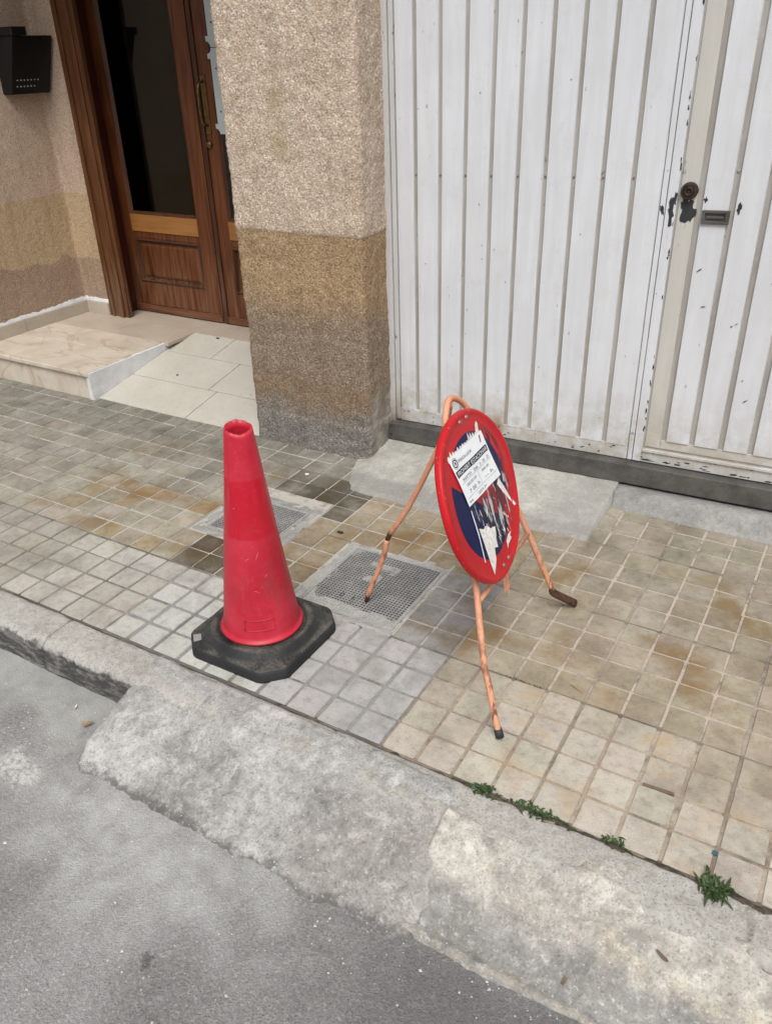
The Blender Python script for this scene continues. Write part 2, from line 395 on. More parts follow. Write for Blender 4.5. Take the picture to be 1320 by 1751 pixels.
def mat_roughcast(name, kind):
    a = M(name)
    X, Y, Z = a.xyz()
    warp = a.noise(3.0, 5, 0.6)
    dz = a.math('MULTIPLY', a.math('SUBTRACT', warp, 0.5), 0.22)
    zz = a.math('ADD', Z, dz)
    st = a.n.new('ShaderNodeSeparateColor'); a.put(st.inputs[0], a.vor(190, out='Color'))
    rnd = st.outputs[0]
    speck = a.noise(150, 3, 0.6); speck2 = a.noise(60, 4, 0.6, v=a.map(loc=(3, 1, 7)))
    def grains(dk, md, lt):
        c = a.ramp(rnd, [(0.0, dk), (0.35, md), (0.72, md), (1.0, lt)])
        c = a.mix(a.ramp(speck, [(0.31, 0.75), (0.42, 0.0)]), c, tuple(x * 0.5 for x in dk))
        c = a.mix(a.ramp(speck, [(0.58, 0.0), (0.70, 0.65)]), c, lt)
        return c
    if kind == 'pillar':
        up = grains((0.37, 0.27, 0.20), (0.53, 0.42, 0.325), (0.76, 0.68, 0.59))
        yel = a.mix(a.ramp(a.noise(5, 5, v=a.map(loc=(1.3, 0, 2))), [(0.58, 0.0), (0.7, 0.5)]), up, (0.33, 0.25, 0.12))
        tan = grains((0.23, 0.145, 0.075), (0.37, 0.255, 0.15), (0.50, 0.385, 0.255))
        brn = grains((0.165, 0.12, 0.085), (0.26, 0.197, 0.145), (0.41, 0.34, 0.27))
        rust = grains((0.16, 0.11, 0.07), (0.25, 0.175, 0.11), (0.37, 0.28, 0.195))
        gry = grains((0.13, 0.118, 0.105), (0.215, 0.197, 0.178), (0.36, 0.34, 0.31))
        c = a.mix(a.step(a.math('ADD', Z, a.math('MULTIPLY', a.math('SUBTRACT', a.noise(25, 3), 0.5), 0.012)), 0.924, 0.934), tan, yel)
        c = a.mix(a.math('SUBTRACT', 1.0, a.step(zz, 0.52, 0.72)), c, brn)
        c = a.mix(a.math('MULTIPLY', a.band(zz, 0.17, 0.32, 0.05), 0.8), c, rust)
        c = a.mix(a.math('SUBTRACT', 1.0, a.step(zz, 0.13, 0.25)), c, gry)
        # cement smear low on the garage side
        side = a.math('MULTIPLY', a.step(Y, 1.0, 1.02), a.step(X, -1.2, -1.15))
        sm = a.math('MULTIPLY', side, a.math('SUBTRACT', 1.0, a.step(zz, 0.22, 0.34)))
        c = a.mix(a.math('MULTIPLY', sm, 0.8), c, a.ramp(a.noise(12, 5), [(0.35, (0.24, 0.21, 0.17)), (0.65, (0.42, 0.39, 0.34))]))
        bd = 0.007
    else:
        up = grains((0.40, 0.285, 0.21), (0.53, 0.405, 0.31), (0.62, 0.51, 0.42))
        tan = grains((0.36, 0.25, 0.145), (0.49, 0.365, 0.23), (0.57, 0.45, 0.31))
        dirt = grains((0.26, 0.18, 0.125), (0.37, 0.27, 0.195), (0.46, 0.36, 0.275))
        c = a.mix(a.step(Z, 0.852, 0.862), tan, up)
        c = a.mix(a.math('SUBTRACT', 1.0, a.step(a.math('ADD', Z, a.math('MULTIPLY', dz, 1.3)), 0.49, 0.505)), c, dirt)
        bd = 0.005
    # runs of grime
    run = a.noise(4.0, 5, 0.6, v=a.map(scale=(5, 5, 0.7)))
    c = a.mix(a.ramp(run, [(0.36, 0.3), (0.5, 0.0)]), c, a.mix(1.0, c, (0.66, 0.62, 0.56), 'MULTIPLY'))
    h = a.math('ADD', a.math('MULTIPLY', speck, 0.7), a.math('ADD', a.math('MULTIPLY', rnd, 0.25), a.math('MULTIPLY', speck2, 0.5)))
    return a.done(c, 0.95, a.bump(h, bd), 0.0, 0.15)

def mat_garage(name, base=(0.67, 0.685, 0.72), dirt=0.35, chips=0.6, rustz=True):
    a = M(name)
    X, Y, Z = a.xyz()
    big = a.noise(2.5, 5, 0.6); streak = a.noise(6, 6, 0.65, v=a.map(scale=(6, 1, 0.5)))
    c = a.ramp(big, [(0.3, tuple(x * 0.90 for x in base)), (0.7, base)])
    c = a.mix(a.ramp(streak, [(0.42, dirt), (0.62, 0.0)]), c, (0.46, 0.45, 0.43))
    c = a.mix(a.ramp(a.noise(14, 6, 0.7, v=a.map(loc=(2, 5, 1))), [(0.28, 0.35), (0.44, 0.0)]), c, (0.50, 0.50, 0.49))
    if rustz:      # splash dirt at the foot
        foot = a.math('SUBTRACT', 1.0, a.step(a.math('ADD', Z, a.math('MULTIPLY', big, 0.25)), 0.22, 0.62))
        c = a.mix(a.math('MULTIPLY', foot, a.ramp(a.noise(16, 5, 0.7), [(0.36, 0.0), (0.62, 0.8)])), c, (0.36, 0.315, 0.245))
        crn = a.math('MULTIPLY', a.math('SUBTRACT', 1.0, a.step(a.math('ADD', X, a.math('MULTIPLY', big, 0.12)), -1.02, -0.93)), a.math('SUBTRACT', 1.0, a.step(a.math('ADD', Z, a.math('MULTIPLY', big, 0.2)), 0.20, 0.36)))
        c = a.mix(a.math('MULTIPLY', crn, 0.8), c, (0.13, 0.085, 0.05))
        rs_ = a.math('MULTIPLY', a.band(a.math('ADD', X, a.math('MULTIPLY', a.math('SUBTRACT', a.noise(9, 4), 0.5), 0.12)), -0.62, -0.55, 0.03), a.math('SUBTRACT', 1.0, a.step(Z, 0.19, 0.30)))
        c = a.mix(a.math('MULTIPLY', rs_, 0.7), c, (0.26, 0.17, 0.085))
    ch = a.noise(55, 2, 0.5, v=a.map(scale=(1, 1, 0.55), rot=(0, 0.7, 0)))
    gate = a.ramp(a.noise(7, 2, v=a.map(loc=(8, 1, 3))), [(0.52, 0.0), (0.60, 1.0)])
    c = a.mix(a.math('MULTIPLY', a.math('MULTIPLY', a.ramp(ch, [(0.69, 0.0), (0.72, 1.0)]), gate), chips), c, (0.16, 0.155, 0.15))
    h = a.math('ADD', a.math('MULTIPLY', a.noise(4, 3), 0.8), a.math('MULTIPLY', a.noise(90, 3), 0.06))
    return a.done(c, a.ramp(big, [(0.3, 0.42), (0.7, 0.58)]), a.bump(h, 0.0025), 0.0, 0.4)

def mat_wood(name, c1, c2, c3, along='Z', rough=0.42, wear=0.3):
    a = M(name)
    sc = {'Z': (1, 1, 0.06), 'X': (0.06, 1, 1)}[along]
    g = a.noise(55, 6, 0.65, v=a.map(scale=sc), dist=0.6)
    b = a.noise(3, 4, 0.6)
    c = a.ramp(g, [(0.3, c1), (0.5, c2), (0.72, c3)])
    c = a.mix(a.ramp(b, [(0.35, 0.35), (0.55, 0.0)]), c, a.mix(1.0, c, (0.6, 0.5, 0.45), 'MULTIPLY'))
    X, Y, Z = a.xyz()
    low = a.math('SUBTRACT', 1.0, a.step(a.math('ADD', Z, a.math('MULTIPLY', b, 0.4)), 0.45, 0.8))
    c = a.mix(a.math('MULTIPLY', a.math('MULTIPLY', low, a.ramp(g, [(0.42, 0.0), (0.6, 1.0)])), wear), c, (0.19, 0.135, 0.09))
    return a.done(c, a.ramp(g, [(0.3, rough), (0.7, rough + 0.15)]), a.bump(g, 0.0012), 0.0, 0.4)

def mat_marble():
    a = M('cream_marble')
    w = a.noise(4, 6, 0.65, dist=1.2)
    vein = a.math('ABSOLUTE', a.math('SUBTRACT', a.noise(1.7, 5, 0.55, v=a.map(scale=(1.0, 2.0, 1), rot=(0, 0, 0.5)), dist=0.9), 0.5))
    c = a.ramp(w, [(0.3, (0.46, 0.385, 0.30)), (0.55, (0.56, 0.50, 0.42)), (0.75, (0.60, 0.545, 0.475))])
    c = a.mix(a.ramp(vein, [(0.0, 0.6), (0.008, 0.2), (0.022, 0.0)]), c, (0.30, 0.20, 0.11))
    c = a.mix(a.ramp(a.noise(12, 5), [(0.55, 0.0), (0.75, 0.4)]), c, (0.42, 0.33, 0.25))
    return a.done(c, a.ramp(w, [(0.3, 0.30), (0.7, 0.5)]), a.bump(a.noise(60, 3), 0.0006), 0.0, 0.45)

def mat_floor_tile(name, c1, c2):
    a = M(name)
    n = a.noise(5, 6, 0.6); f = a.noise(45, 5, 0.65)
    c = a.ramp(n, [(0.3, c1), (0.7, c2)])
    c = a.mix(a.ramp(f, [(0.3, 0.35), (0.48, 0.0)]), c, tuple(x * 0.7 for x in c1))
    c = a.mix(a.ramp(a.noise(28, 3, v=a.map(loc=(3, 7, 2))), [(0.70, 0.0), (0.76, 0.6)]), c, (0.18, 0.16, 0.13))
    return a.done(c, a.ramp(n, [(0.3, 0.34), (0.7, 0.5)]), a.bump(f, 0.0008), 0.0, 0.45)

def mat_cone():
    a = M('red_cone_plastic')
    X, Y, Z = a.xyz()
    b = a.noise(6, 5, 0.6); f = a.noise(60, 5, 0.7)
    c = a.ramp(b, [(0.3, (0.36, 0.010, 0.025)), (0.5, (0.45, 0.015, 0.034)), (0.7, (0.53, 0.030, 0.055))])
    mid = a.math('MULTIPLY', a.band(Z, 0.385, 0.555, 0.004), 1.0)         # sleeve area left a purer, glossier red
    c = a.mix(a.math('MULTIPLY', mid, 0.75), c, (0.47, 0.006, 0.022))
    c = a.mix(a.ramp(f, [(0.56, 0.0), (0.78, 0.4)]), c, (0.60, 0.085, 0.115))
    dirt = a.math('MULTIPLY', a.ramp(a.noise(13, 6, 0.7, v=a.map(scale=(1, 1, 0.6), loc=(6, 6, 6))), [(0.5, 0.0), (0.66, 0.55)]), a.math('SUBTRACT', 1.0, a.step(Z, 0.2, 0.6)))
    c = a.mix(dirt, c, (0.30, 0.045, 0.05))
    scr = a.noise(30, 3, 0.55, v=a.map(scale=(1, 1, 0.35), rot=(0.5, 0.6, 0)), dist=1.5)
    scl = a.math('ABSOLUTE', a.math('SUBTRACT', scr, 0.5))
    gate = a.ramp(a.noise(9, 3, v=a.map(loc=(4, 2, 8))), [(0.55, 0.0), (0.66, 1.0)])
    c = a.mix(a.math('MULTIPLY', a.ramp(scl, [(0.0, 0.2), (0.006, 0.0)]), gate), c, (0.72, 0.32, 0.30))
    rg = a.mix(mid, a.ramp(b, [(0.3, 0.34), (0.7, 0.5)]), (0.28, 0.28, 0.28))
    return a.done(c, rg, a.bump(a.math('ADD', b, a.math('MULTIPLY', f, 0.15)), 0.003), 0.0, 0.4)

def mat_rubber():
    a = M('black_rubber')
    X, Y, Z = a.xyz()
    b = a.noise(9, 6, 0.65); f = a.noise(150, 4, 0.7)
    c = a.ramp(b, [(0.3, (0.012, 0.013, 0.014)), (0.7, (0.032, 0.034, 0.035))])
    st = a.xyz(a.nrm)
    flat = a.step(st[2], 0.75, 0.98)
    dust = a.math('MULTIPLY', flat, a.ramp(a.math('ADD', a.math('MULTIPLY', b, 0.6), a.math('MULTIPLY', f, 0.4)), [(0.43, 0.0), (0.62, 0.7)]))
    c = a.mix(dust, c, (0.16, 0.148, 0.122))
    return a.done(c, 0.72, a.bump(f, 0.0012), 0.0, 0.35)

def mat_tube():
    a = M('salmon_painted_tube')
    X, Y, Z = a.xyz()
    b = a.noise(14, 6, 0.65); f = a.noise(48, 5, 0.7, v=a.map(scale=(1, 1, 0.25)))
    c = a.ramp(b, [(0.3, (0.58, 0.25, 0.145)), (0.7, (0.68, 0.35, 0.225))])
    low = a.math('SUBTRACT', 1.0, a.step(a.math('ADD', Z, a.math('MULTIPLY', b, 0.2)), 0.15, 0.50))
    c = a.mix(a.math('MULTIPLY', a.ramp(f, [(0.50, 0.0), (0.58, 1.0)]), a.math('ADD', 0.03, a.math('MULTIPLY', low, 0.85))), c, (0.10, 0.045, 0.028))
    c = a.mix(a.ramp(a.noise(110, 3), [(0.66, 0.0), (0.74, 0.6)]), c, (0.09, 0.04, 0.025))
    return a.done(c, 0.55, a.bump(a.math('ADD', f, a.noise(140, 3)), 0.0005), 0.0, 0.35)

def mat_disc(U, Vv, Nn, Cc):
    a = M('no_parking_face')
    def dot(vec):
        n = a.n.new('ShaderNodeVectorMath'); n.operation = 'SUBTRACT'; a.put(n.inputs[0], a.pos); n.inputs[1].default_value = tuple(Cc)
        d = a.n.new('ShaderNodeVectorMath'); d.operation = 'DOT_PRODUCT'; a.put(d.inputs[0], n.outputs[0]); d.inputs[1].default_value = tuple(vec)
        return d.outputs['Value']
    u, v, w = dot(U), dot(Vv), dot(Nn)
    rim_r = a.math('SQRT', a.math('ADD', a.math('MULTIPLY', u, u), a.math('MULTIPLY', v, v)))
    u = a.math('ADD', u, 0.012); v = a.math('ADD', v, -0.006)
    r = a.math('SQRT', a.math('ADD', a.math('MULTIPLY', u, u), a.math('MULTIPLY', v, v)))
    b = a.noise(9, 5, 0.6); f = a.noise(80, 4, 0.7)
    red = a.ramp(b, [(0.3, (0.40, 0.010, 0.016)), (0.7, (0.52, 0.018, 0.022))])
    blue = a.ramp(b, [(0.3, (0.003, 0.007, 0.050)), (0.7, (0.006, 0.012, 0.075))])
    disc = a.math('SUBTRACT', 1.0, a.step(r, 0.1635, 0.1655))
    barw = a.math('ABSOLUTE', a.math('ADD', a.math('ADD', a.math('MULTIPLY', u, 0.67), a.math('MULTIPLY', v, 0.742)), -0.012))
    bar = a.math('SUBTRACT', 1.0, a.step(barw, 0.0355, 0.037))
    c = a.mix(a.math('MULTIPLY', disc, a.math('SUBTRACT', 1.0, bar)), red, blue)
    comb = a.n.new('ShaderNodeCombineXYZ'); a.put(comb.inputs[0], u); a.put(comb.inputs[1], v)
    uv = comb.outputs[0]
    # grimy glue where older notices were torn off
    glue = a.math('MAXIMUM', a.math('MULTIPLY', a.band(u, -0.075, 0.165, 0.02), a.band(v, -0.15, 0.05, 0.025)),
                  a.math('MULTIPLY', a.band(u, 0.10, 0.19, 0.012), a.band(v, -0.06, 0.20, 0.02)))
    glue = a.math('MULTIPLY', glue, a.math('SUBTRACT', 1.0, a.step(r, 0.185, 0.20)))
    gl = a.noise(16, 6, 0.7, v=a.map(scale=(1.0, 0.35, 1), rot=(0, 0, 0.12), v=uv))
    glm = a.math('MULTIPLY', glue, a.ramp(gl, [(0.44, 0.0), (0.54, 0.85)]))
    c = a.mix(glm, c, a.ramp(a.noise(26, 4, v=uv), [(0.35, (0.008, 0.009, 0.016)), (0.7, (0.060, 0.060, 0.068))]))
    sm = a.noise(42, 4, 0.65, v=a.map(scale=(1.0, 0.22, 1), rot=(0, 0, 0.15), v=uv))
    c = a.mix(a.math('MULTIPLY', a.math('MULTIPLY', glue, a.ramp(sm, [(0.545, 0.0), (0.60, 0.9)])), a.band(v, -0.16, 0.01, 0.03)), c, (0.50, 0.50, 0.52))
    c = a.mix(a.ramp(f, [(0.70, 0.0), (0.78, 0.3)]), c, (0.45, 0.35, 0.35))
    # worn rim
    rim = a.step(rim_r, 0.213, 0.222)
    c = a.mix(a.math('MULTIPLY', rim, a.ramp(a.noise(120, 3), [(0.66, 0.0), (0.74, 0.7)])), c, (0.45, 0.25, 0.23))
    return a.done(c, a.mix(glm, (0.38, 0.38, 0.38), (0.6, 0.6, 0.6)), a.bump(f, 0.0006), 0.0, 0.18)

def mat_glass():
    a = M('dark_glass')
    tr = a.n.new('ShaderNodeBsdfTransparent'); tr.inputs[0].default_value = (0.45, 0.46, 0.45, 1)
    gl = a.n.new('ShaderNodeBsdfGlossy'); gl.inputs['Roughness'].default_value = 0.04; gl.inputs[0].default_value = (0.9, 0.9, 0.9, 1)
    fr = a.n.new('ShaderNodeFresnel'); fr.inputs[0].default_value = 1.6
    mx = a.n.new('ShaderNodeMixShader')
    a.l.new(fr.outputs[0], mx.inputs[0]); a.l.new(tr.outputs[0], mx.inputs[1]); a.l.new(gl.outputs[0], mx.inputs[2])
    a.l.new(mx.outputs[0], a.out.inputs[0]); return a.m

def mat_kerb():
    a = M('kerb_concrete')
    X, Y, Z = a.xyz()
    big = a.noise(5, 6, 0.65); med = a.noise(40, 6, 0.72); fine = a.noise(170, 3, 0.7)
    c = a.ramp(a.math('ADD', a.math('MULTIPLY', big, 0.4), a.math('MULTIPLY', med, 0.6)), [(0.34, (0.27, 0.258, 0.235)), (0.52, (0.40, 0.388, 0.36)), (0.68, (0.50, 0.485, 0.455))])
    c = a.mix(a.ramp(fine, [(0.36, 0.55), (0.46, 0.0)]), c, (0.14, 0.13, 0.12))
    # street face near black below the arris, broken up by streaky noise
    fz = a.math('ADD', Z, a.math('MULTIPLY', a.math('SUBTRACT', a.noise(22, 5, 0.7), 0.5), 0.07))
    face = a.math('MULTIPLY', a.math('SUBTRACT', 1.0, a.step(fz, -0.030, -0.016)), a.math('SUBTRACT', 1.0, a.step(Y, -0.47, -0.45)))
    gr = a.ramp(a.noise(30, 6, 0.75, v=a.map(scale=(0.4, 1, 1.5))), [(0.46, 1.0), (0.62, 0.45)])
    c = a.mix(a.math('MULTIPLY', face, gr), c, (0.065, 0.064, 0.062))
    return a.done(c, 0.93, a.bump(a.math('ADD', med, a.math('MULTIPLY', fine, 0.6)), 0.005), 0.0, 0.2)

def mat_iron(name, dark, light, worn=0.5):
    a = M(name)
    b = a.noise(11, 5, 0.65); f = a.noise(120, 4, 0.7)
    X, Y, Z = a.xyz()
    c = a.ramp(b, [(0.35, dark), (0.65, light)])
    c = a.mix(a.ramp(f, [(0.5, 0.0), (0.7, worn)]), c, tuple(min(1, x * 1.6) for x in light))
    return a.done(c, 0.62, a.bump(f, 0.001), 0.35, 0.4)

MAT = {
    'road': mat_road(), 'kerb': mat_kerb(), 'bed': mat_bed(), 'paver': mat_paver_obj(), 'paver_field': mat_paver_attr(),
    'wedge': mat_concrete('grey_ramp_concrete', (0.20, 0.197, 0.19), (0.34, 0.337, 0.325), (0.51, 0.507, 0.495), speck=0.46, bumpd=0.010, zones=zones_grey),
    'wedge2': mat_concrete('stained_ramp_concrete', (0.24, 0.23, 0.215), (0.42, 0.40, 0.36), (0.62, 0.595, 0.54), yellow=(0.54, 0.48, 0.37), speck=0.42, bumpd=0.008, zones=zones_pale),
    'threshold': mat_concrete('pale_threshold_concrete', (0.25, 0.238, 0.21), (0.37, 0.36, 0.325), (0.47, 0.46, 0.42), speck=0.25, bumpd=0.003, scale=0.8, zones=zones_thr),
    'mortar': mat_concrete('grey_mortar', (0.26, 0.255, 0.24), (0.36, 0.355, 0.335), (0.46, 0.455, 0.43), speck=0.35, bumpd=0.004),
    'step_concrete': mat_concrete('rough_grey_concrete', (0.19, 0.185, 0.175), (0.265, 0.26, 0.25), (0.36, 0.355, 0.335), speck=0.3, bumpd=0.004),
    'pillar': mat_roughcast('pebble_roughcast', 'pillar'), 'wall': mat_roughcast('fine_roughcast', 'wall'),
    'door_white': mat_garage('white_door_paint', dirt=0.2), 'door_frame_white': mat_garage('worn_frame_paint', (0.58, 0.58, 0.585), 0.5, 0.95),
    'groove': mat_garage('groove_paint', (0.30, 0.28, 0.25), 0.5, 0.8), 'band': mat_garage('dirty_band_paint', (0.56, 0.54, 0.49), 0.55, 0.5),
    'sill': mat_iron('dark_steel_sill', (0.068, 0.066, 0.060), (0.13, 0.126, 0.115), 0.35),
    'black': simple('bare_dark_metal', (0.028, 0.03, 0.033), 0.6),
    'wood': mat_wood('varnished_wood', (0.048, 0.013, 0.004), (0.115, 0.034, 0.009), (0.175, 0.057, 0.016)),
    'wood_light': mat_wood('orange_wood', (0.24, 0.10, 0.025), (0.30, 0.13, 0.034), (0.36, 0.165, 0.05), along='X', wear=0.0),
    'wood_dark': mat_wood('dark_wood', (0.030, 0.010, 0.004), (0.060, 0.020, 0.008), (0.10, 0.040, 0.016)),
    'wood_jamb': mat_wood('red_wood', (0.040, 0.006, 0.003), (0.058, 0.010, 0.005), (0.075, 0.015, 0.008), wear=0.1),
    'wood_frame': mat_wood('worn_frame_wood', (0.055, 0.018, 0.006), (0.105, 0.038, 0.012), (0.15, 0.062, 0.022), wear=0.5),
    'wood_rail': mat_wood('red_brown_rail', (0.09, 0.03, 0.014), (0.13, 0.045, 0.02), (0.17, 0.065, 0.03), along='X', wear=0.2),
    'glass': mat_glass(), 'brass': simple('aged_brass', (0.16, 0.105, 0.04), 0.38, 0.8, 0.5, 0.4, 60),
    'marble': mat_marble(),
    'tile_pale': mat_floor_tile('pale_floor_tile', (0.445, 0.425, 0.365), (0.52, 0.50, 0.44)),
    'tile_tan': mat_floor_tile('tan_floor_tile', (0.40, 0.335, 0.265), (0.47, 0.40, 0.33)),
    'base_tile': mat_floor_tile('baseboard_tile', (0.40, 0.345, 0.28), (0.46, 0.405, 0.34)),
    'plaster': mat_concrete('white_plaster', (0.52, 0.52, 0.53), (0.64, 0.64, 0.65), (0.72, 0.72, 0.72), speck=0.12, bumpd=0.003),
    'grout': simple('grey_grout', (0.11, 0.10, 0.085), 0.9),
    'plate': simple('pale_grey_plate', (0.43, 0.47, 0.48), 0.5, var=0.06, scale=4),
    'mailbox': simple('black_mailbox_paint', (0.0045, 0.005, 0.0055), 0.45, 0.0, 0.35, 0.3), 'dot': simple('pale_paper', (0.45, 0.45, 0.44), 0.8),
    'hall': simple('dark_hall_wall', (0.20, 0.19, 0.17), 0.9), 'hall_sheet_pale': simple('hall_sheet_pale', (0.85, 0.85, 0.85), 0.9),
    'scuff': simple('scuffed_plastic', (0.62, 0.16, 0.18), 0.7, var=0.2), 'cone': mat_cone(), 'rubber': mat_rubber(), 'tube': mat_tube(),
    'grate': mat_iron('galvanised_grate', (0.28, 0.28, 0.275), (0.42, 0.42, 0.41), 0.5), 'grate_dark': simple('grate_black', (0.013, 0.0125, 0.012), 0.95, var=0.6, scale=25),
    'paper': simple('notice_paper', (0.80, 0.83, 0.86), 0.55, var=0.04, scale=20), 'scrap': simple('torn_paper', (0.70, 0.68, 0.66), 0.8, var=0.2, scale=90),
    'ink': simple('black_ink', (0.012, 0.013, 0.028), 0.7, var=0.2), 'pen': simple('pen_ink', (0.05, 0.05, 0.07), 0.7, var=0.2), 'blue_ink': simple('blue_ink', (0.03, 0.05, 0.22), 0.7, var=0.2),
    'paper_white': simple('white_lettering', (0.80, 0.83, 0.86), 0.6, var=0.03),
    'bolt': simple('bolt_steel', (0.30, 0.18, 0.16), 0.45, 0.6), 'rust': simple('rust', (0.07, 0.032, 0.018), 0.85, var=0.5, scale=60),
    'lock': simple('dark_brown_lock', (0.045, 0.030, 0.020), 0.5, 0.3, 0.4, 0.5, 60),
    'leaf': simple('weed_leaf', (0.036, 0.066, 0.018), 0.55, var=0.5, scale=40), 'dry': simple('dry_leaf', (0.30, 0.22, 0.13), 0.8, var=0.4, scale=60),
    'moss': simple('dark_moss', (0.025, 0.040, 0.012), 0.95, var=0.5, scale=60), 'stick': simple('grey_stick', (0.15, 0.11, 0.085), 0.85, var=0.3),
    'pebble': simple('pale_grit', (0.48, 0.47, 0.44), 0.8, var=0.4, scale=90), 'bluep': simple('blue_plastic', (0.03, 0.09, 0.12), 0.45),
    'soil': simple('joint_soil', (0.075, 0.062, 0.046), 0.98, var=0.6, scale=70, bump=0.003),
}

# ------------------------------------------------------------------ setting: road
ROAD_Z = -0.110
V, F = [], []
xs = [-40, -6, 5, 40]; ys = [-40, -4, -0.45]
V = [(x, y, ROAD_Z) for y in ys for x in xs]
F = [[j * 4 + i, j * 4 + i + 1, (j + 1) * 4 + i + 1, (j + 1) * 4 + i] for j in range(2) for i in range(3)]
road = tag(mesh_obj('road', V, F, MAT['road']), kind='structure')
# fine undulating asphalt close to the camera, a skin just above the sheet
def road_h(x, y):
    e = min(1.0, max(0.0, (y + 2.2) / 0.3)) if y < -1.9 else 1.0
    e *= min(1, max(0, (x + 2.9) / 0.4)) * min(1, max(0, (1.9 - x) / 0.4))
    return ROAD_Z + 0.004 + e * (0.0055 * fbm(x * 2.2, y * 2.2, 0.3, 5) + 0.0016 * fbm(x * 45, y * 45, 2.0, 2) + 0.004)
height_sheet('asphalt_skin', np.arange(-2.9, 1.9, 0.014), np.arange(-2.2, -0.45, 0.014), road_h, MAT['road'], road)

# ------------------------------------------------------------------ setting: kerb
kerb = bpy.data.objects.new('kerb', None); col.objects.link(kerb); tag(kerb, kind='structure')
KY0, KY1 = -0.525, -0.405          # street face, pavement edge
def kerb_stone(x0, x1, seed):
    prof = [(-0.545, -0.16), (-0.541, -0.09), (-0.535, -0.045), (-0.528, -0.018), (-0.512, -0.005), (-0.49, -0.001), (-0.45, 0.0), (-0.41, 0.0), (KY1, -0.004), (KY1, -0.16)]
    fine = []
    for (a, b), (c, d) in zip(prof[:-1], prof[1:]):
        n = max(1, int(math.hypot(c - a, d - b) / 0.011))
        for k in range(n): fine.append((a + (c - a) * k / n, b + (d - b) * k / n))
    fine.append(prof[-1])
    nx = max(2, int((x1 - x0) / 0.012))
    V = []; F = []
    for i in range(nx + 1):
        x = x0 + (x1 - x0) * i / nx
        e = min(i, nx - i) / nx * (x1 - x0)
        chip = 0.003 * max(0, 1 - e / 0.012)
        for (y, z) in fine:
            n1 = fbm(x * 9, y * 9 + seed, z * 9, 5); n2 = fbm(x * 40, y * 40 + seed, z * 40, 3)
            d = 0.0055 * n1 + 0.002 * n2
            front = max(0.0, min(1.0, (-0.49 - y) / 0.03))
            V.append((x, y + d * front * 0.6 + chip * front, z + d * 0.6 * (1 - 0.5 * front) - chip))
    m_ = len(fine)
    for i in range(nx):
        for k in range(m_ - 1): F.append([i * m_ + k, (i + 1) * m_ + k, (i + 1) * m_ + k + 1, i * m_ + k + 1])
    F.append([k for k in range(m_)]); F.append([nx * m_ + k for k in range(m_)][::-1])
    return mesh_obj('kerb_stone', V, F, MAT['kerb'], kerb, smooth=True)
for k, (a, b) in enumerate([(-4.33, -3.332), (-3.33, -2.332), (-2.33, -1.332), (-1.33, -0.332), (-0.33, 0.692), (0.696, 1.69), (1.694, 2.7)]):
    kerb_stone(a, b, k * 3.7)

# mortar wedge that levels the kerb for cars: grey part
def wedge_h(x, y):
    n = 0.011 * fbm(x * 7, y * 7, 1.0, 5) + 0.0045 * fbm(x * 38, y * 38, 3.0, 4)
    t = (-0.46 - y) / 0.30                       # 0 at the kerb top, 1 at the front
    prof = 0.006 - 0.098 * max(0.0, t) ** 1.2
    if t > 1: prof = 0.006 - 0.098 - 0.55 * (t - 1) * 0.30
    edge = max(0.0, -0.945 + 0.10 * max(0.0, t - 0.75) ** 2 * 4 - x + 0.012 * fbm(y * 9, 4.0))       # left flank drops to the road
    prof -= edge * 2.0
    back = max(0.0, y + 0.425 + 0.014 * fbm(x * 6, 7.7)); prof -= back * 0.6
    rightd = max(0.0, x - (0.03 + 0.05 * (t - 0.3) + 0.02 * fbm(y * 8, 9.0))); prof -= rightd * 0.45
    return prof + n * (1.0 if y < -0.46 else 0.5)
wedge = height_sheet('concrete_ramp', np.arange(-1.06, 0.16, 0.0065), np.arange(-0.90, -0.40, 0.0065), wedge_h, MAT['wedge'], bottom=-0.2)
tag(wedge, 'rough grey concrete wedge filling the gutter below the traffic cone', 'ramp')
def wedge2_h(x, y):
    n = 0.009 * fbm(x * 6 + 3, y * 6, 5.0, 5) + 0.002 * fbm(x * 40, y * 40, 8.0, 3)
    t = (-0.495 - y) / 0.25
    prof = -0.002 - 0.102 * max(0.0, t) ** 1.1
    if t < 0: prof = -0.004 - 0.006 * abs(fbm(x * 14, y * 14, 2.2, 4))
    if t > 1: prof = -0.104 - 0.5 * (t - 1) * 0.25
    ridge = math.exp(-((x - (0.035 + 0.06 * (t - 0.35) ** 2 + 0.012 * fbm(y * 10, 3))) / 0.014) ** 2) * (0.012 if 0.0 < t < 0.8 else 0.0)
    # a sunken seam across
    seam = -0.006 * math.exp(-((x - 0.53 - 0.06 * t) / 0.004) ** 2)
    # lip of stiff mortar along the road
    lip = 0.010 * math.exp(-((y + 0.742 + 0.010 * fbm(x * 7, 6)) / 0.010) ** 2)
    back = max(0.0, y + 0.412 + 0.012 * fbm(x * 9, 1.7)); prof -= back * 1.0
    left = max(0.0, 0.045 - x); prof -= left * 1.2
    return prof + n + ridge + seam + lip
wedge2 = height_sheet('concrete_ramp', np.arange(0.0, 2.2, 0.0075), np.arange(-0.86, -0.402, 0.0065), wedge2_h, MAT['wedge2'], bottom=-0.2)
tag(wedge2, 'pale yellowish stained concrete wedge below the weeds at the kerb joint', 'ramp')

# soil in the joint between pavers and kerb
def soil_h(x, y):
    k = min(1.0, max(0.0, (x + 0.25) / 0.3))
    return -0.007 + 0.0085 * k + 0.007 * fbm(x * 22, y * 22, 3.3, 3) - (0.25 + 0.35 * k) * abs(y + 0.402 + 0.006 * k)
soil = tag(height_sheet('joint_soil', np.arange(-2.4, 2.2, 0.008), np.arange(-0.440, -0.386, 0.004), soil_h, MAT['soil']), kind='stuff')

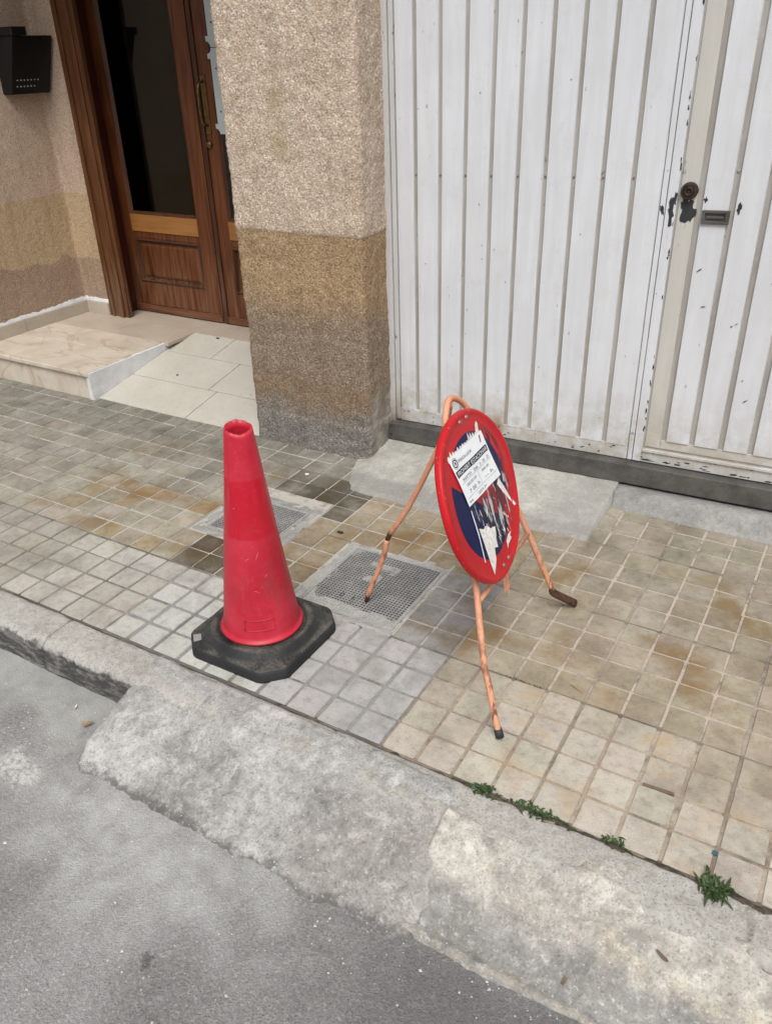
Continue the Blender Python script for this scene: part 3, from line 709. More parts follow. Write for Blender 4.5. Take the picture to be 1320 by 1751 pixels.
# ------------------------------------------------------------------ setting: pavement
bx = [-12, -3, -1.335, -1.060, -0.750, -0.420, 0.5, 12]; by = [-0.404, 0.030, 0.255, 0.375, 0.495, 1.06]
V = [(x, y, -0.0030) for y in by for x in bx]
F = []
for j in range(len(by) - 1):
    for i in range(len(bx) - 1):
        if i == 4 and j in (1, 2): continue          # openings for the two covers
        if i == 2 and j in (2, 3): continue
        F.append([j * 8 + i, j * 8 + i + 1, (j + 1) * 8 + i + 1, (j + 1) * 8 + i])
V2, F2 = box(-12, 12, -0.404, 2.6, -0.19, -0.06)
pavement = tag(mesh_obj('pavement', *join([(V, F), (V2, F2)]), MAT['bed']), kind='structure')

def in_rect(x, y, r): return r[0] < x < r[1] and r[2] < y < r[3]
GR1 = (-0.760, -0.410, 0.020, 0.385)      # near cover
GR2 = (-1.345, -1.050, 0.245, 0.505)      # far cover
def pad_style(x, y):
    r = random.random()
    def jit(c, s=0.10, hue=0.018):
        k = 1 + random.uniform(-s, s)
        return tuple(max(0.01, q * k * (1 + random.uniform(-hue, hue))) for q in c)
    lo = fbm(x * 2.3, y * 2.3, 4.0, 3)                    # slow drift of dirt over the pavement
    def lerp(p, q, t): t = max(0.0, min(1.0, t)); return tuple(m + (n - m) * t for m, n in zip(p, q))
    if y < 0:
        if -1.2 < x < -0.6: return jit(lerp((0.455, 0.465, 0.435), (0.36, 0.355, 0.33), 0.5 * lo + 0.15), 0.07, 0.012), 0.0865
        if -0.6 <= x < -0.2: return jit((0.345, 0.340, 0.335), 0.06, 0.01), 0.0895
        if x <= -1.2:
            c = lerp((0.385, 0.375, 0.345), (0.315, 0.295, 0.255), (-1.3 - x) / 0.6 + lo)
            return jit(c, 0.08), 0.0905
        c = lerp((0.405, 0.378, 0.325), (0.325, 0.285, 0.222), (y + 0.25) / 0.30 + 0.7 * lo)
        return jit(c, 0.07, 0.02), 0.091
    if -0.4 < x < -0.2 and y < 0.38: return jit((0.235, 0.228, 0.222), 0.06, 0.012), 0.092
    if -1.3 < x < -0.95 and 0.52 < y < 0.82: return jit((0.115, 0.103, 0.082), 0.22), 0.094
    if -1.30 < x < -1.0 and 0.0 < y < 0.2: return jit((0.11, 0.094, 0.068), 0.22), 0.093
    if x > -1.0:
        c = (0.265, 0.218, 0.148) if x < -0.2 else lerp((0.305, 0.258, 0.188), (0.255, 0.228, 0.175), y / 0.7)
        c = lerp(c, (0.33, 0.295, 0.235), 0.9 * lo)
        return jit(c, 0.07, 0.02), 0.0922
    if -2.0 < x < -1.0 and y < 0.45:
        c = (0.30, 0.245, 0.165) if r < 0.22 else (0.300, 0.270, 0.214)
        return jit(lerp(c, (0.33, 0.315, 0.275), lo), 0.09, 0.025), 0.0918
    return jit(lerp((0.285, 0.265, 0.222), (0.20, 0.188, 0.158), (y - 0.35) / 0.45 + 0.5 * lo), 0.08, 0.02), 0.0918  # darker towards the facade: dirt, plus shade painted into the pads

def pad_shape(seed):
    r = random.Random(seed)
    # unit pad (1 = full width) top outline with worn corners
    out = []
    h = 0.5
    for sx, sy in ((-1, -1), (1, -1), (1, 1), (-1, 1)):
        cut = r.choice([0.010, 0.012, 0.018, 0.02, 0.05])
        p1 = (sx * (h - cut), sy * h); p2 = (sx * h, sy * (h - cut))
        out += [p1, p2] if sx * sy < 0 else [p2, p1]
    # add an edge midpoint for waviness
    o2 = []
    for k in range(8):
        a, b = out[k], out[(k + 1) % 8]
        o2.append(a)
        if math.dist(a, b) > 0.3:
            nx, ny = (b[1] - a[1]), -(b[0] - a[0]); L = math.hypot(nx, ny); w = r.uniform(-0.007, 0.007)
            o2.append(((a[0] + b[0]) / 2 + nx / L * w, (a[1] + b[1]) / 2 + ny / L * w))
    return [(x + r.uniform(-.004, .004), y + r.uniform(-.004, .004)) for x, y in o2]
def pad_mesh(outl, w, ang=0.0, tilt=(0, 0), dz=0.0, c=(0, 0)):
    n = len(outl); V = []
    ca, sa = math.cos(ang), math.sin(ang)
    for s, z in ((0.972, 0.0), (0.998, -0.0020), (1.012, -0.014)):
        for x, y in outl:
            X, Y = (x * ca - y * sa) * s * w, (x * sa + y * ca) * s * w
            V.append((c[0] + X, c[1] + Y, z + dz + tilt[0] * X + tilt[1] * Y))
    F = [list(range(n))]
    for k in range(2):
        for i in range(n): F.append([k * n + i, (k + 1) * n + i, (k + 1) * n + (i + 1) % n, k * n + (i + 1) % n])
    return V, F

shapes = [pad_shape(s) for s in range(8)]
meshes = []
for s in shapes:
    me = bpy.data.meshes.new('paver'); V, F = pad_mesh(s, 1.0)
    V = [(x, y, z) for x, y, z in V]
    me.from_pydata(V, [], F); me.update()
    bm = bmesh.new(); bm.from_mesh(me); bmesh.ops.recalc_face_normals(bm, faces=bm.faces); bm.to_mesh(me); bm.free()
    me.materials.append(MAT['paver']); meshes.append(me)
cells = []
for j in range(-4, 11):
    for i in range(-52, 22):
        x, y = (i + 0.5) * 0.1, (j + 0.5) * 0.1
        g1 = in_rect(x, y, (-0.80, -0.40, 0.0, 0.40)); g2 = in_rect(x, y, (-1.40, -1.0, 0.20, 0.56))
        if g1 or g2: continue
        if j == 10 and not (-0.06 < x < 2.05): continue
        if y > 0.80 and -1.0 < x < -0.06: continue                # under the garage threshold ramp
        u, v, d = project((x, y, 0))
        vis = -30 < u < 1343 and -30 < v < 1781 and d > 0
        area = (1.0 / d ** 3) if vis else 0
        if vis and (x > -1.67 or y < 1.0): pass
        cells.append((area, i, j, x, y))
cells.sort(reverse=True)
fV, fF, fC = [], [], []
for n, (area, i, j, x, y) in enumerate(cells):
    c, w = pad_style(x, y)
    ang = random.choice([0, 1, 2, 3]) * math.pi / 2
    dz = random.gauss(0, 0.0007)
    tilt = (random.gauss(0, 0.006), random.gauss(0, 0.006))
    ox, oy = random.gauss(0, 0.0008), random.gauss(0, 0.0008)
    if n < 299 and area > 0:
        o = bpy.data.objects.new('paver', random.choice(meshes)); col.objects.link(o); o.parent = pavement
        o.location = (x + ox, y + oy, dz); o.scale = (w, w, 1.0); o.rotation_euler = (tilt[0], tilt[1], ang)
        o.color = (*c, 1)
    else:
        V, F = pad_mesh(random.choice(shapes), w, ang, tilt, dz, (x + ox, y + oy))
        o_ = len(fV); fV += V; fF += [[k + o_ for k in f] for f in F]; fC += [(*c, 1)] * len(V)
fo = mesh_obj('paver_field', fV, fF, MAT['paver_field'], pavement)
at = fo.data.color_attributes.new('tint', 'FLOAT_COLOR', 'POINT')
at.data.foreach_set('color', np.array(fC, dtype=np.float32).ravel())
fo['kind'] = 'stuff'

# ------------------------------------------------------------------ access covers
def cover(name, r, label, ncx, ncy, zt, open_band, seed):
    x0, x1, y0, y1 = r
    e = empty(name, ((x0 + x1) / 2, (y0 + y1) / 2, 0), label, 'cover', 'access covers let into the pavement')
    # mortar bed around
    mx0, mx1, my0, my1 = x0 - 0.047, x1 + 0.047, y0 - 0.045, y1 + 0.045
    if seed == 1: mx0, mx1, my0, my1 = -0.800, -0.395, -0.018, 0.432
    def mh(x, y):
        d = max(x0 - x, x - x1, y0 - y, y - y1)
        z = -0.0015 + 0.0035 * fbm(x * 14, y * 14, seed, 4) + 0.0012 * fbm(x * 60, y * 60, seed, 2)
        if d < 0.003: z = -0.030
        ed = min(x - mx0, mx1 - x, y - my0, my1 - y) + 0.012 * fbm(x * 13, y * 13, seed + 4, 3)
        if ed < 0.012: z -= (0.012 - ed) * 0.6
        return z
    height_sheet('mortar_surround', np.arange(mx0, mx1 + .004, 0.0055), np.arange(my0, my1 + .004, 0.0055), mh, MAT['mortar' if seed == 1 else 'step_concrete'], e)
    mesh_obj('pan', *box(x0 + .004, x1 - .004, y0 + .004, y1 - .004, -0.04, zt - 0.0065), MAT['grate_dark'], e)  # near-black pan colour makes the grid cells dark
    b = 0.011
    mesh_obj('rim', *join([box(x0, x1, y0, y0 + b, -0.03, zt, .001), box(x0, x1, y1 - b, y1, -0.03, zt, .001),
                           box(x0, x0 + b, y0 + b, y1 - b, -0.03, zt, .001), box(x1 - b, x1, y0 + b, y1 - b, -0.03, zt, .001)]), MAT['grate'], e)
    bars = []
    px, py = (x1 - x0 - 2 * b) / ncx, (y1 - y0 - 2 * b) / ncy
    t = 0.0011
    for k in range(1, ncx):
        x = x0 + b + k * px; bars.append(box(x - t, x + t, y0 + b, y1 - b, zt - 0.0055, zt - 0.0008))
    for k in range(1, ncy):
        y = y0 + b + k * py; bars.append(box(x0 + b, x1 - b, y - t, y + t, zt - 0.0055, zt - 0.0011))
    mesh_obj('grid', *join(bars), MAT['grate'], e)
    return e, px, py, b
c1, px, py, b = cover('access_cover', GR1, 'square grey metal grid cover under the left leg of the sign', 29, 30, 0.0015, 0, 1)
# name bar and two digit plates on the near cover
mesh_obj('name_bar', *box(-0.655, -0.545, 0.300, 0.327, -0.004, 0.0017, .0006), MAT['grate'], c1)
# cement dried into the grid along the front and left
def dried(x, y):
    d1 = (y - 0.020) - 0.052 - 0.05 * fbm(x * 7, 2.0, 0, 3); d2 = (x + 0.76) - 0.012 - 0.05 * fbm(y * 9, 5.0, 0, 3)
    d3 = 0.4 if not (x < -0.55 and y > 0.22) else 0.0 + 0.10 * fbm(x * 8, y * 8, 1.5, 3) + 0.02
    d = min(d1, d2, d3)
    return 0.0004 - max(0.0, d) * 2.0 + 0.0016 * fbm(x * 70, y * 70, 1, 3) - 0.0012
dm = height_sheet('dried_cement', np.arange(-0.748, -0.421, 0.0035), np.arange(0.032, 0.374, 0.0035), dried, MAT['mortar'], c1)
c2, px, py, b = cover('access_cover', GR2, 'smaller grid cover set in mortar behind the red cone', 24, 21, -0.0005, 0, 2)
mesh_obj('name_bar', *box(-1.24, -1.15, 0.405, 0.428, -0.004, 0.0, .0006), MAT['grate'], c2)

# ------------------------------------------------------------------ lettering helper
def letter(body, fn, size, mat, parent, name='lettering', align='LEFT', width=None):
    """flat text; fn maps 2-D (x,y) to world"""
    cu = bpy.data.curves.new('t', 'FONT'); cu.body = body; cu.size = size; cu.align_x = align; cu.resolution_u = 3
    ob = bpy.data.objects.new('t', cu); col.objects.link(ob)
    dg = bpy.context.evaluated_depsgraph_get(); dg.update()
    me = bpy.data.meshes.new_from_object(ob.evaluated_get(dg))
    P = [tuple(v.co) for v in me.vertices]; F = [list(p.vertices) for p in me.polygons]
    bpy.data.objects.remove(ob); bpy.data.curves.remove(cu); bpy.data.meshes.remove(me)
    if width:
        w = max(p[0] for p in P) - min(p[0] for p in P); s = width / w
        P = [(p[0] * s, p[1], 0) for p in P]
    # fan of doubles is fine for ink
    return mesh_obj(name, [fn(p[0], p[1]) for p in P], F, mat, parent)
for ch, dx in (('0', 0.0), ('1', 0.042)):
    letter(ch, lambda x, y: (-0.652 + dx + x, 0.098 + y, 0.0030), 0.030, MAT['grate_dark'], c1, 'digit')

# ------------------------------------------------------------------ building: pillar
def wall_strip(name, path, z0, z1, dz, step, mat, amp=0.004, parent=None, label=None, cat=None):
    """vertical strip along a 2-D path with a rough surface; normal to the right of travel"""
    P = []
    for (a, b) in zip(path[:-1], path[1:]):
        L = math.dist(a[:2], b[:2]); n = max(1, int(L / (a[2] if len(a) > 2 else step)))
        for k in range(n): P.append((a[0] + (b[0] - a[0]) * k / n, a[1] + (b[1] - a[1]) * k / n))
    P.append(path[-1][:2])
    zs = list(np.arange(z0, min(z1, 1.95), dz)) + list(np.linspace(min(z1, 1.95), z1, 8))
    V = []; F = []
    r = random.Random(3)
    for i, (x, y) in enumerate(P):
        a = P[max(0, i - 1)]; b = P[min(len(P) - 1, i + 1)]
        tx, ty = b[0] - a[0], b[1] - a[1]; L = math.hypot(tx, ty); nx, ny = ty / L, -tx / L
        for z in zs:
            d = amp * 1.3 * fbm(x * 5, y * 5, z * 5, 4) + amp * 0.7 * fbm(x * 22, y * 22, z * 22, 3) + amp * 0.45 * fbm(x * 60, y * 60, z * 60, 2) + r.uniform(-0.0009, 0.0009)
            if name == 'entrance_pillar':
                if z < 0.15: d += 0.004 + 0.006 * fbm(x * 12, y * 12, z * 12 + 9, 3)
                if z > 0.93: d += 0.003
            V.append((x + nx * d, y + ny * d, z))
    m_ = len(zs)
    for i in range(len(P) - 1):
        for k in range(m_ - 1): F.append([i * m_ + k, (i + 1) * m_ + k, (i + 1) * m_ + k + 1, i * m_ + k + 1])
    o = mesh_obj(name, V, F, mat, parent, smooth=True)
    if label: tag(o, label, cat)
    return o
pillar = wall_strip('entrance_pillar', [(-1.670, 2.30, 0.03), (-1.670, 0.995, 0.006), (-1.662, 0.981, 0.004), (-1.652, 0.977, 0.008), (-1.088, 0.990, 0.004), (-1.076, 0.995, 0.004), (-1.070, 1.008, 0.008), (-1.094, 1.30)],
                    -0.02, 3.4, 0.009, 0.008, MAT['pillar'], 0.004, None, 'pebbledash pillar between wooden door and white garage door', 'pillar')
rwall = wall_strip('recess_wall', [(-7.0, 0.965, 0.15), (-3.70, 0.965, 0.02), (-3.655, 0.968, 0.01), (-3.640, 0.985, 0.012), (-3.640, 1.765, 0.006), (-3.634, 1.779, 0.006), (-3.62, 1.781, 0.012), (-3.430, 1.781)],
                   -0.02, 3.4, 0.012, 0.012, MAT['wall'], 0.0018, None, 'brown roughcast wall of the entrance recess behind the black mailbox', 'wall')
# upper storey over the recess and the garage
lint = mesh_obj('upper_facade', *join([box(-3.66, -1.66, 1.0, 2.35, 2.45, 3.4), box(-1.66, 2.4, 1.02, 1.5, 2.52, 3.4), box(-7, 2.9, 1.0, 8, 3.4, 9.0)]), MAT['wall'])
tag(lint, 'rendered upper storey of the house above door and garage', 'facade')
rp = mesh_obj('garage_side_pillar', *box(2.08, 2.9, 0.99, 1.6, -0.02, 3.4), MAT['pillar']); tag(rp, 'pebbledash pillar on the far right of the garage door', 'pillar')

# ------------------------------------------------------------------ entrance: step, landing, ramp
step = empty('entrance_step', (-3.19, 0.96, 0), 'cream marble entrance step with nosing below the wooden door', 'step')
Z = 0.150
core = box(-3.64, -2.745, 0.985, 1.80, -0.01, Z - 0.022)
mesh_obj('core', *join([core, box(-3.45, -1.665, 1.725, 2.0, -0.01, Z - 0.013)]), MAT['grout'], step)
def slab(name, x0, x1, y0, y1, z1, t, mat, par, bev=0.002): return mesh_obj(name, *box(x0, x1, y0, y1, z1 - t, z1, bev), mat, par)
slab('tread', -3.638, -3.352, 0.945, 1.236, Z, 0.024, MAT['marble'], step, .004)
slab('tread', -3.350, -2.735, 0.945, 1.268, Z, 0.024, MAT['marble'], step, .004)
slab('landing_tile', -3.634, -3.352, 1.238, 1.498, Z, 0.02, MAT['marble'], step)
slab('landing_tile', -3.350, -2.738, 1.270, 1.498, Z, 0.02, MAT['marble'], step)
slab('landing_tile', -3.634, -3.16, 1.500, 1.776, Z, 0.02, MAT['tile_tan'], step)
slab('landing_tile', -3.158, -2.700, 1.500, 1.724, Z, 0.02, MAT['tile_tan'], step)
slab('landing_tile', -3.41, -2.752, 1.726, 1.99, Z - 0.001, 0.012, MAT['tile_tan'], step)
slab('landing_tile', -2.750, -2.10, 1.726, 1.99, Z - 0.001, 0.012, MAT['tile_tan'], step)
slab('landing_tile', -2.098, -1.675, 1.726, 1.99, Z - 0.001, 0.012, MAT['tile_tan'], step)
slab('riser', -3.638, -2.842, 0.962, 0.986, Z - 0.0255, 0.127, MAT['marble'], step)
slab('riser', -2.840, -2.752, 0.9625, 0.986, Z - 0.0255, 0.127, MAT['marble'], step)
# plaster cheek: triangle that fades out up the ramp
V = []; F = []
n = 26
for k in range(n + 1):
    t = k / n; y = 0.953 + t * 0.79
    w = 0.007 + 0.003 * fbm(y * 9, 1.0)
    zt = Z - 0.004 + 0.002 * fbm(y * 20, 2.0)
    V += [(-2.752, y, -0.01), (-2.728 + w * 0.6, y, -0.01), (-2.734 + w * 0.5, y, zt - 0.004), (-2.738, y, zt), (-2.752, y, zt)]
for k in range(n):
    for q in range(4): F.append([k * 5 + q, k * 5 + q + 1, (k + 1) * 5 + q + 1, (k + 1) * 5 + q])
F += [[0, 1, 2, 3, 4], [n * 5 + q for q in (4, 3, 2, 1, 0)]]
mesh_obj('plaster_cheek', V, F, MAT['plaster'], step, smooth=False)
# baseboard tiles
for y0, y1 in ((0.98, 1.300), (1.302, 1.775)):
    V, F = box(-3.644, -3.624, y0, y1, Z, Z + 0.072, .002); mesh_obj('baseboard_tile', V, F, MAT['base_tile'], step)
mesh_obj('baseboard_tile', *box(-3.622, -3.436, 1.762, 1.783, Z, Z + 0.072, .002), MAT['base_tile'], step)
V = []; F = []
n = 60
path = [(-3.630, 0.985 + 0.785 * k / 40) for k in range(41)] + [(-3.628 + 0.19 * k / 14, 1.768) for k in range(1, 15)]
for k, (x, y) in enumerate(path):
    side = k <= 40
    w = 0.012 + 0.004 * fbm(x * 20, y * 20); h = 0.030 + 0.010 * fbm(x * 30, y * 30, 4)
    ax, ay = (-3.643, y) if side else (x, 1.784)
    bx, by = (ax + w, y) if side else (x, ay - w)
    V += [(ax, ay, Z + .07), (bx, by, Z + .070), (bx, by, Z + .076), (ax, ay, Z + 0.07 + h)]
for k in range(len(path) - 1):
    for q in range(3): F.append([k * 4 + q, k * 4 + q + 1, (k + 1) * 4 + q + 1, (k + 1) * 4 + q])
mesh_obj('white_filler', V, F, MAT['plaster'], step, smooth=True)

ramp = empty('entrance_ramp', (-2.2, 0.985, 0), 'pale tiled ramp rising from pavement to the wooden door', 'ramp')
def rz(y): return 0.004 + 0.145 * (y - 0.985) / 0.74
def ramp_tile(x0, x1, y0, y1):
    x0 += .0012; y0 += .0012; x1 -= .0012; y1 -= .0012
    V, F = box(x0, x1, y0, y1, -0.012, 0.0, .0015); V = [(x, y, z + rz(y)) for x, y, z in V]
    mesh_obj('floor_tile', V, F, MAT['tile_pale'], ramp)
V, F = box(-2.742, -1.665, 0.988, 1.725, -0.02, -0.0025); V = [(x, y, (z if z < -.01 else z + rz(y))) for x, y, z in V]
mesh_obj('ramp_bed', V, F, MAT['grout'], ramp)
for x0, x1, y0, y1 in [(-2.726, -2.132, .985, 1.234), (-2.130, -1.672, .985, 1.234), (-2.726, -2.192, 1.236, 1.50), (-2.190, -1.672, 1.236, 1.50), (-2.726, -2.40, 1.502, 1.722), (-2.398, -1.672, 1.502, 1.722)]:
    ramp_tile(x0, x1, y0, y1)

# ------------------------------------------------------------------ wooden entrance door
door = empty('entrance_door', (-2.65, 1.93, Z), 'brown wooden double door with dark glass in the recess', 'door')
DY = 1.93
fr = [box(-3.432, -3.270, 1.768, 1.80, Z - .004, 2.45, .004), box(-3.400, -3.385, 1.756, 1.77, Z - .004, 2.45, .003), box(-3.345, -3.300, 1.757, 1.77, Z - .004, 2.45, .005)]
mesh_obj('frame_post', *join(fr), MAT['wood_frame'], door)
mesh_obj('jamb', *box(-3.42, -3.362, 1.795, 2.02, Z - .004, 2.45, .003), MAT['wood_jamb'], door)
mesh_obj('frame_head', *box(-3.432, -1.67, 1.76, 2.02, 2.30, 2.45, .004), MAT['wood_frame'], door)
def leaf(x0, x1, gx0, gx1):
    lf = mesh_obj('leaf', *join([box(x0, gx0, DY, DY + .045, Z + .004, 2.30, .003), box(gx1, x1, DY, DY + .045, Z + .004, 2.30, .003),
                                 box(gx0, gx1, DY + .0008, DY + .0445, Z + .05, 0.335, .002), box(gx0, gx1, DY + .0008, DY + .0445, 2.18, 2.30, .002),
                                 box(gx0, gx1, DY + .002, DY + .044, 0.60, 0.637, .002)]), MAT['wood'], door)
    mesh_obj('bottom_rail', *box(x0 + .002, x1 - .002, DY - .008, DY + .02, Z + .006, Z + .048, .003), MAT['wood_rail'], lf)
    mesh_obj('middle_rail', *box(gx0 - .002, gx1 + .002, DY - .004, DY + .04, 0.638, 0.735, .002), MAT['wood_light'], lf)
    # moulded lower panel
    px0, px1, pz0, pz1 = gx0, gx1, 0.336, 0.600
    def mould(x0, x1, z0, z1, w, ya, yb):
        V = [(x0, ya, z0), (x1, ya, z0), (x1, ya, z1), (x0, ya, z1), (x0 + w, yb, z0 + w), (x1 - w, yb, z0 + w), (x1 - w, yb, z1 - w), (x0 + w, yb, z1 - w)]
        return V, [[k, (k + 1) % 4, 4 + (k + 1) % 4, 4 + k] for k in range(4)]
    mesh_obj('moulding', *join([mould(px0, px1, pz0, pz1, .012, DY + .001, DY - .006), mould(px0 + .012, px1 - .012, pz0 + .012, pz1 - .012, .014, DY - .006, DY + .016)]), MAT['wood_dark'], lf)
    q = .026
    V, F = mould(px0 + q, px1 - q, pz0 + q, pz1 - q, .02, DY + .016, DY + .006); F.append([4, 5, 6, 7])
    mesh_obj('panel', V, F, MAT['wood'], lf)
    # glazing beads and pane
    mesh_obj('glazing_bead', *join([mould(gx0, gx1, .736, 2.18, .016, DY - .002, DY + .014)]), MAT['wood_dark'], lf)
    mesh_obj('pane', *box(gx0 + .01, gx1 - .01, DY + .016, DY + .021, .745, 2.175), MAT['glass'], lf)
    return lf
leaf(-3.362, -2.658, -3.283, -2.765)
leaf(-2.648, -1.80, -2.530, -1.90)
mesh_obj('meeting_strip', *box(-2.640, -2.612, DY - .012, DY + .001, Z + .01, 2.29, .004), MAT['wood_dark'], door)
# pull handle with long plate, cylinder lock
hp = mesh_obj('handle_plate', *box(-2.608, -2.572, DY - .006, DY, 1.175, 1.455, .004), MAT['brass'], door)
mesh_obj('pull', *tube(smooth_path([(-2.590, DY - .004, 1.425), (-2.590, DY - .040, 1.405), (-2.590, DY - .050, 1.32), (-2.590, DY - .040, 1.235), (-2.590, DY - .004, 1.215)], 6), [.007] * 25, 8), MAT['brass'], hp, smooth=True)
V, F = lathe([(0, .014), (.010, .014), (.017, .010), (.020, .0), (.020, -.002)], (-2.596, DY - .002, 1.125), 20, (Vector((1, 0, 0)), Vector((0, 0, 1)), Vector((0, -1, 0))))
mesh_obj('cylinder_lock', V, F, MAT['brass'], door, smooth=True)
# hall behind the glass
hall = tag(mesh_obj('hallway', *join([box(-3.6, -1.6, 2.75, 2.8, 0.1, 2.5), box(-3.62, -3.6, 2.03, 2.8, 0.1, 2.5), box(-1.6, -1.58, 2.03, 2.8, 0.1, 2.5), box(-3.62, -1.58, 2.03, 2.8, 2.5, 2.52), box(-3.62, -1.58, 2.03, 2.8, 0.08, 0.12)]), MAT['hall']), kind='structure')
nt = mesh_obj('hall_sheets', *join([box(-3.335, -3.175, 2.095, 2.1, 1.362, 1.50, .001), box(-3.30, -3.16, 2.095, 2.1, 1.54, 1.66, .001)]), MAT['hall_sheet_pale'])  # pale sheets placed behind the pane for a faint rectangle in the glass
tag(nt, 'faint grey sheet behind the dark door glass', 'notice')
# pale scalloped plates on the second leaf
def plate(z0, z1, label):
    x0, x1 = -2.530, -2.10
    out = []
    tab, nr = 0.030, 0.026
    def arc(cx, cz, a0, a1, n=8): return [(cx + nr * math.cos(a0 + (a1 - a0) * k / n), cz + nr * math.sin(a0 + (a1 - a0) * k / n)) for k in range(n + 1)]
    out += arc(x0, z0, math.pi / 2 * 0, math.pi / 2, 8)[::1]
    pts = [(x1, z0)] ; pts += [(x1, z1)]
    a = arc(x0, z1, 0, -math.pi / 2, 8)
    pts += [(x0 + nr, z1)] + a[1:] + [(x0, z1 - nr - .022), (x0 + .017, z1 - nr - .022), (x0 + .017, z0 + nr + .022), (x0, z0 + nr + .022)]
    b = arc(x0, z0, math.pi / 2, 0, 8); pts += b
    n = len(pts)
    V = [(x, DY - .012, z) for x, z in pts] + [(x, DY - .006, z) for x, z in pts]
    F = [list(range(n)), list(range(n, 2 * n))[::-1]] + [[k, (k + 1) % n, n + (k + 1) % n, n + k] for k in range(n)]
    o = mesh_obj('wall_plate', V, F, MAT['plate'], None, origin=(x0, DY - .01, z0)); tag(o, label, 'plate', 'pale scalloped plates on the door leaf')
    for f in (0.27, 0.77):
        V, F = lathe([(0.0, .002), (.004, .002), (.0045, 0)], (x0 + .048, DY - .0125, z0 + (z1 - z0) * f), 10, (Vector((1, 0, 0)), Vector((0, 0, 1)), Vector((0, -1, 0))))
        mesh_obj('screw', V, F, MAT['black'], o)
plate(1.178, 1.570, 'lower pale grey scalloped plate on the second door leaf')
plate(1.573, 1.965, 'upper pale grey scalloped plate on the second door leaf')

# ------------------------------------------------------------------ mailbox
mb = empty('mailbox', (-3.6, 1.645, 1.385), 'black metal mailbox on the recess wall left of the door', 'mailbox')
V = [(-3.645, 1.52, 1.385), (-3.565, 1.52, 1.385), (-3.462, 1.52, 1.655), (-3.645, 1.52, 1.655), (-3.645, 1.768, 1.385), (-3.565, 1.768, 1.385), (-3.462, 1.768, 1.655), (-3.645, 1.768, 1.655)]
F = [[0, 1, 2, 3], [4, 5, 6, 7], [1, 5, 6, 2], [0, 4, 5, 1], [3, 2, 6, 7], [0, 3, 7, 4]]
bm = bmesh.new(); bv = [bm.verts.new(v) for v in V]
for f in F: bm.faces.new([bv[i] for i in f])
bmesh.ops.recalc_face_normals(bm, faces=bm.faces); bmesh.ops.bevel(bm, geom=list(bm.edges), offset=.004, segments=2, affect='EDGES'); bm.verts.index_update()
mesh_obj('body', [tuple(v.co) for v in bm.verts], [[v.index for v in f.verts] for f in bm.faces], MAT['mailbox'], mb); bm.free()
mesh_obj('lid', *box(-3.64, -3.45, 1.510, 1.60, 1.656, 1.695, .004), MAT['mailbox'], mb)
rr = random.Random(5)
for row in range(2):
    for k in range(7 - row):
        if row and rr.random() < .35: continue
        t = 0.245 - row * 0.11
        y = 1.548 + k * 0.022; x = -3.565 + 0.103 * t + 0.0025; z = 1.385 + 0.27 * t
        V, F = lathe([(0, .001), (.0032, .001), (.0036, -.002)], (x, y, z), 8, (Vector((0, 1, 0)), Vector((.356, 0, .934)), Vector((.934, 0, -.356))))
        mesh_obj('slot_hole', V, F, MAT['dot'], mb)

# ------------------------------------------------------------------ garage door
gd = empty('garage_door', (0.3, 1.2, 0.12), 'white slatted metal garage door with wicket door and dark sill', 'door')
GY = 1.200
def gpart(name, vf, mat, par=gd): return mesh_obj(name, *shear(vf), MAT[mat], par)
def slat_box(x0, x1, z0, z1, y=GY, d=0.011, ch=0.0035):
    # folded-sheet slat: chamfered long edges
    P = [(x0, y + d), (x0 + .0012, y + ch), (x0 + ch, y), (x1 - ch, y), (x1 - .0012, y + ch), (x1, y + d)]
    n = 30; V = []; F = []
    for k in range(n + 1):
        z = z0 + (z1 - z0) * k / n
        for q, (x, yy) in enumerate(P):
            w = 0.0011 * fbm(x * 4, z * 3.0, 2.0, 3) if 1 < q < 4 else 0.0006 * fbm(x * 4, z * 9.0, 2.0, 3)
            V.append((x + (0.0008 * fbm(x * 8, z * 6, 5, 2)), yy + w, z))
    for k in range(n):
        for q in range(5): F.append([k * 6 + q, k * 6 + q + 1, (k + 1) * 6 + q + 1, (k + 1) * 6 + q])
    F += [list(range(6)), [n * 6 + q for q in range(6)]]
    return V, F
ZT = 2.52
gpart('backing_sheet', box(-1.062, 2.06, GY + .0085, GY + .02, 0.13, ZT), 'groove')
gpart('frame_post', join([box(-1.097, -1.061, GY - .012, GY + .03, 0.036, ZT, .002)]), 'door_frame_white')
gpart('edge_strip', box(-1.058, -1.040, GY - .004, GY + .012, 0.126, ZT, .002), 'door_frame_white')
gro = [-0.957 + 0.1014 * k for k in range(9)]
gpart('slat', slat_box(-1.037, gro[0] - .008, 0.176, ZT), 'door_white')
for k in range(8): gpart('slat', slat_box(gro[k] + .0068, gro[k + 1] - .0068, 0.176, ZT), 'door_white')
gpart('slat', slat_box(gro[8] + .008, -0.051, 0.176, ZT), 'door_white')
gpart('bottom_rail', box(-1.040, -0.0515, GY + .0015, GY + .009, 0.122, 0.178, .001), 'door_frame_white')
gpart('leaf_edge', slat_box(-0.049, -0.030, 0.124, ZT, GY - .001, .012, .0015), 'door_white')
gpart('wicket_post', box(-0.028, 0.0035, GY - .004, GY + .012, 0.124, ZT, .002), 'door_white')
gpart('wicket_sill', join([box(0.004, 2.05, GY - .003, GY + .012, 0.124, 0.176, .002), box(0.006, 2.05, GY - .010, GY - .0035, 0.168, 0.178, .001)]), 'door_frame_white')
gpart('wicket_band', join([box(0.010, 0.064, GY + .0045, GY + .009, 0.186, ZT, .001), box(0.0645, 0.80, GY + .0047, GY + .009, 0.186, 0.219, .001)]), 'band')
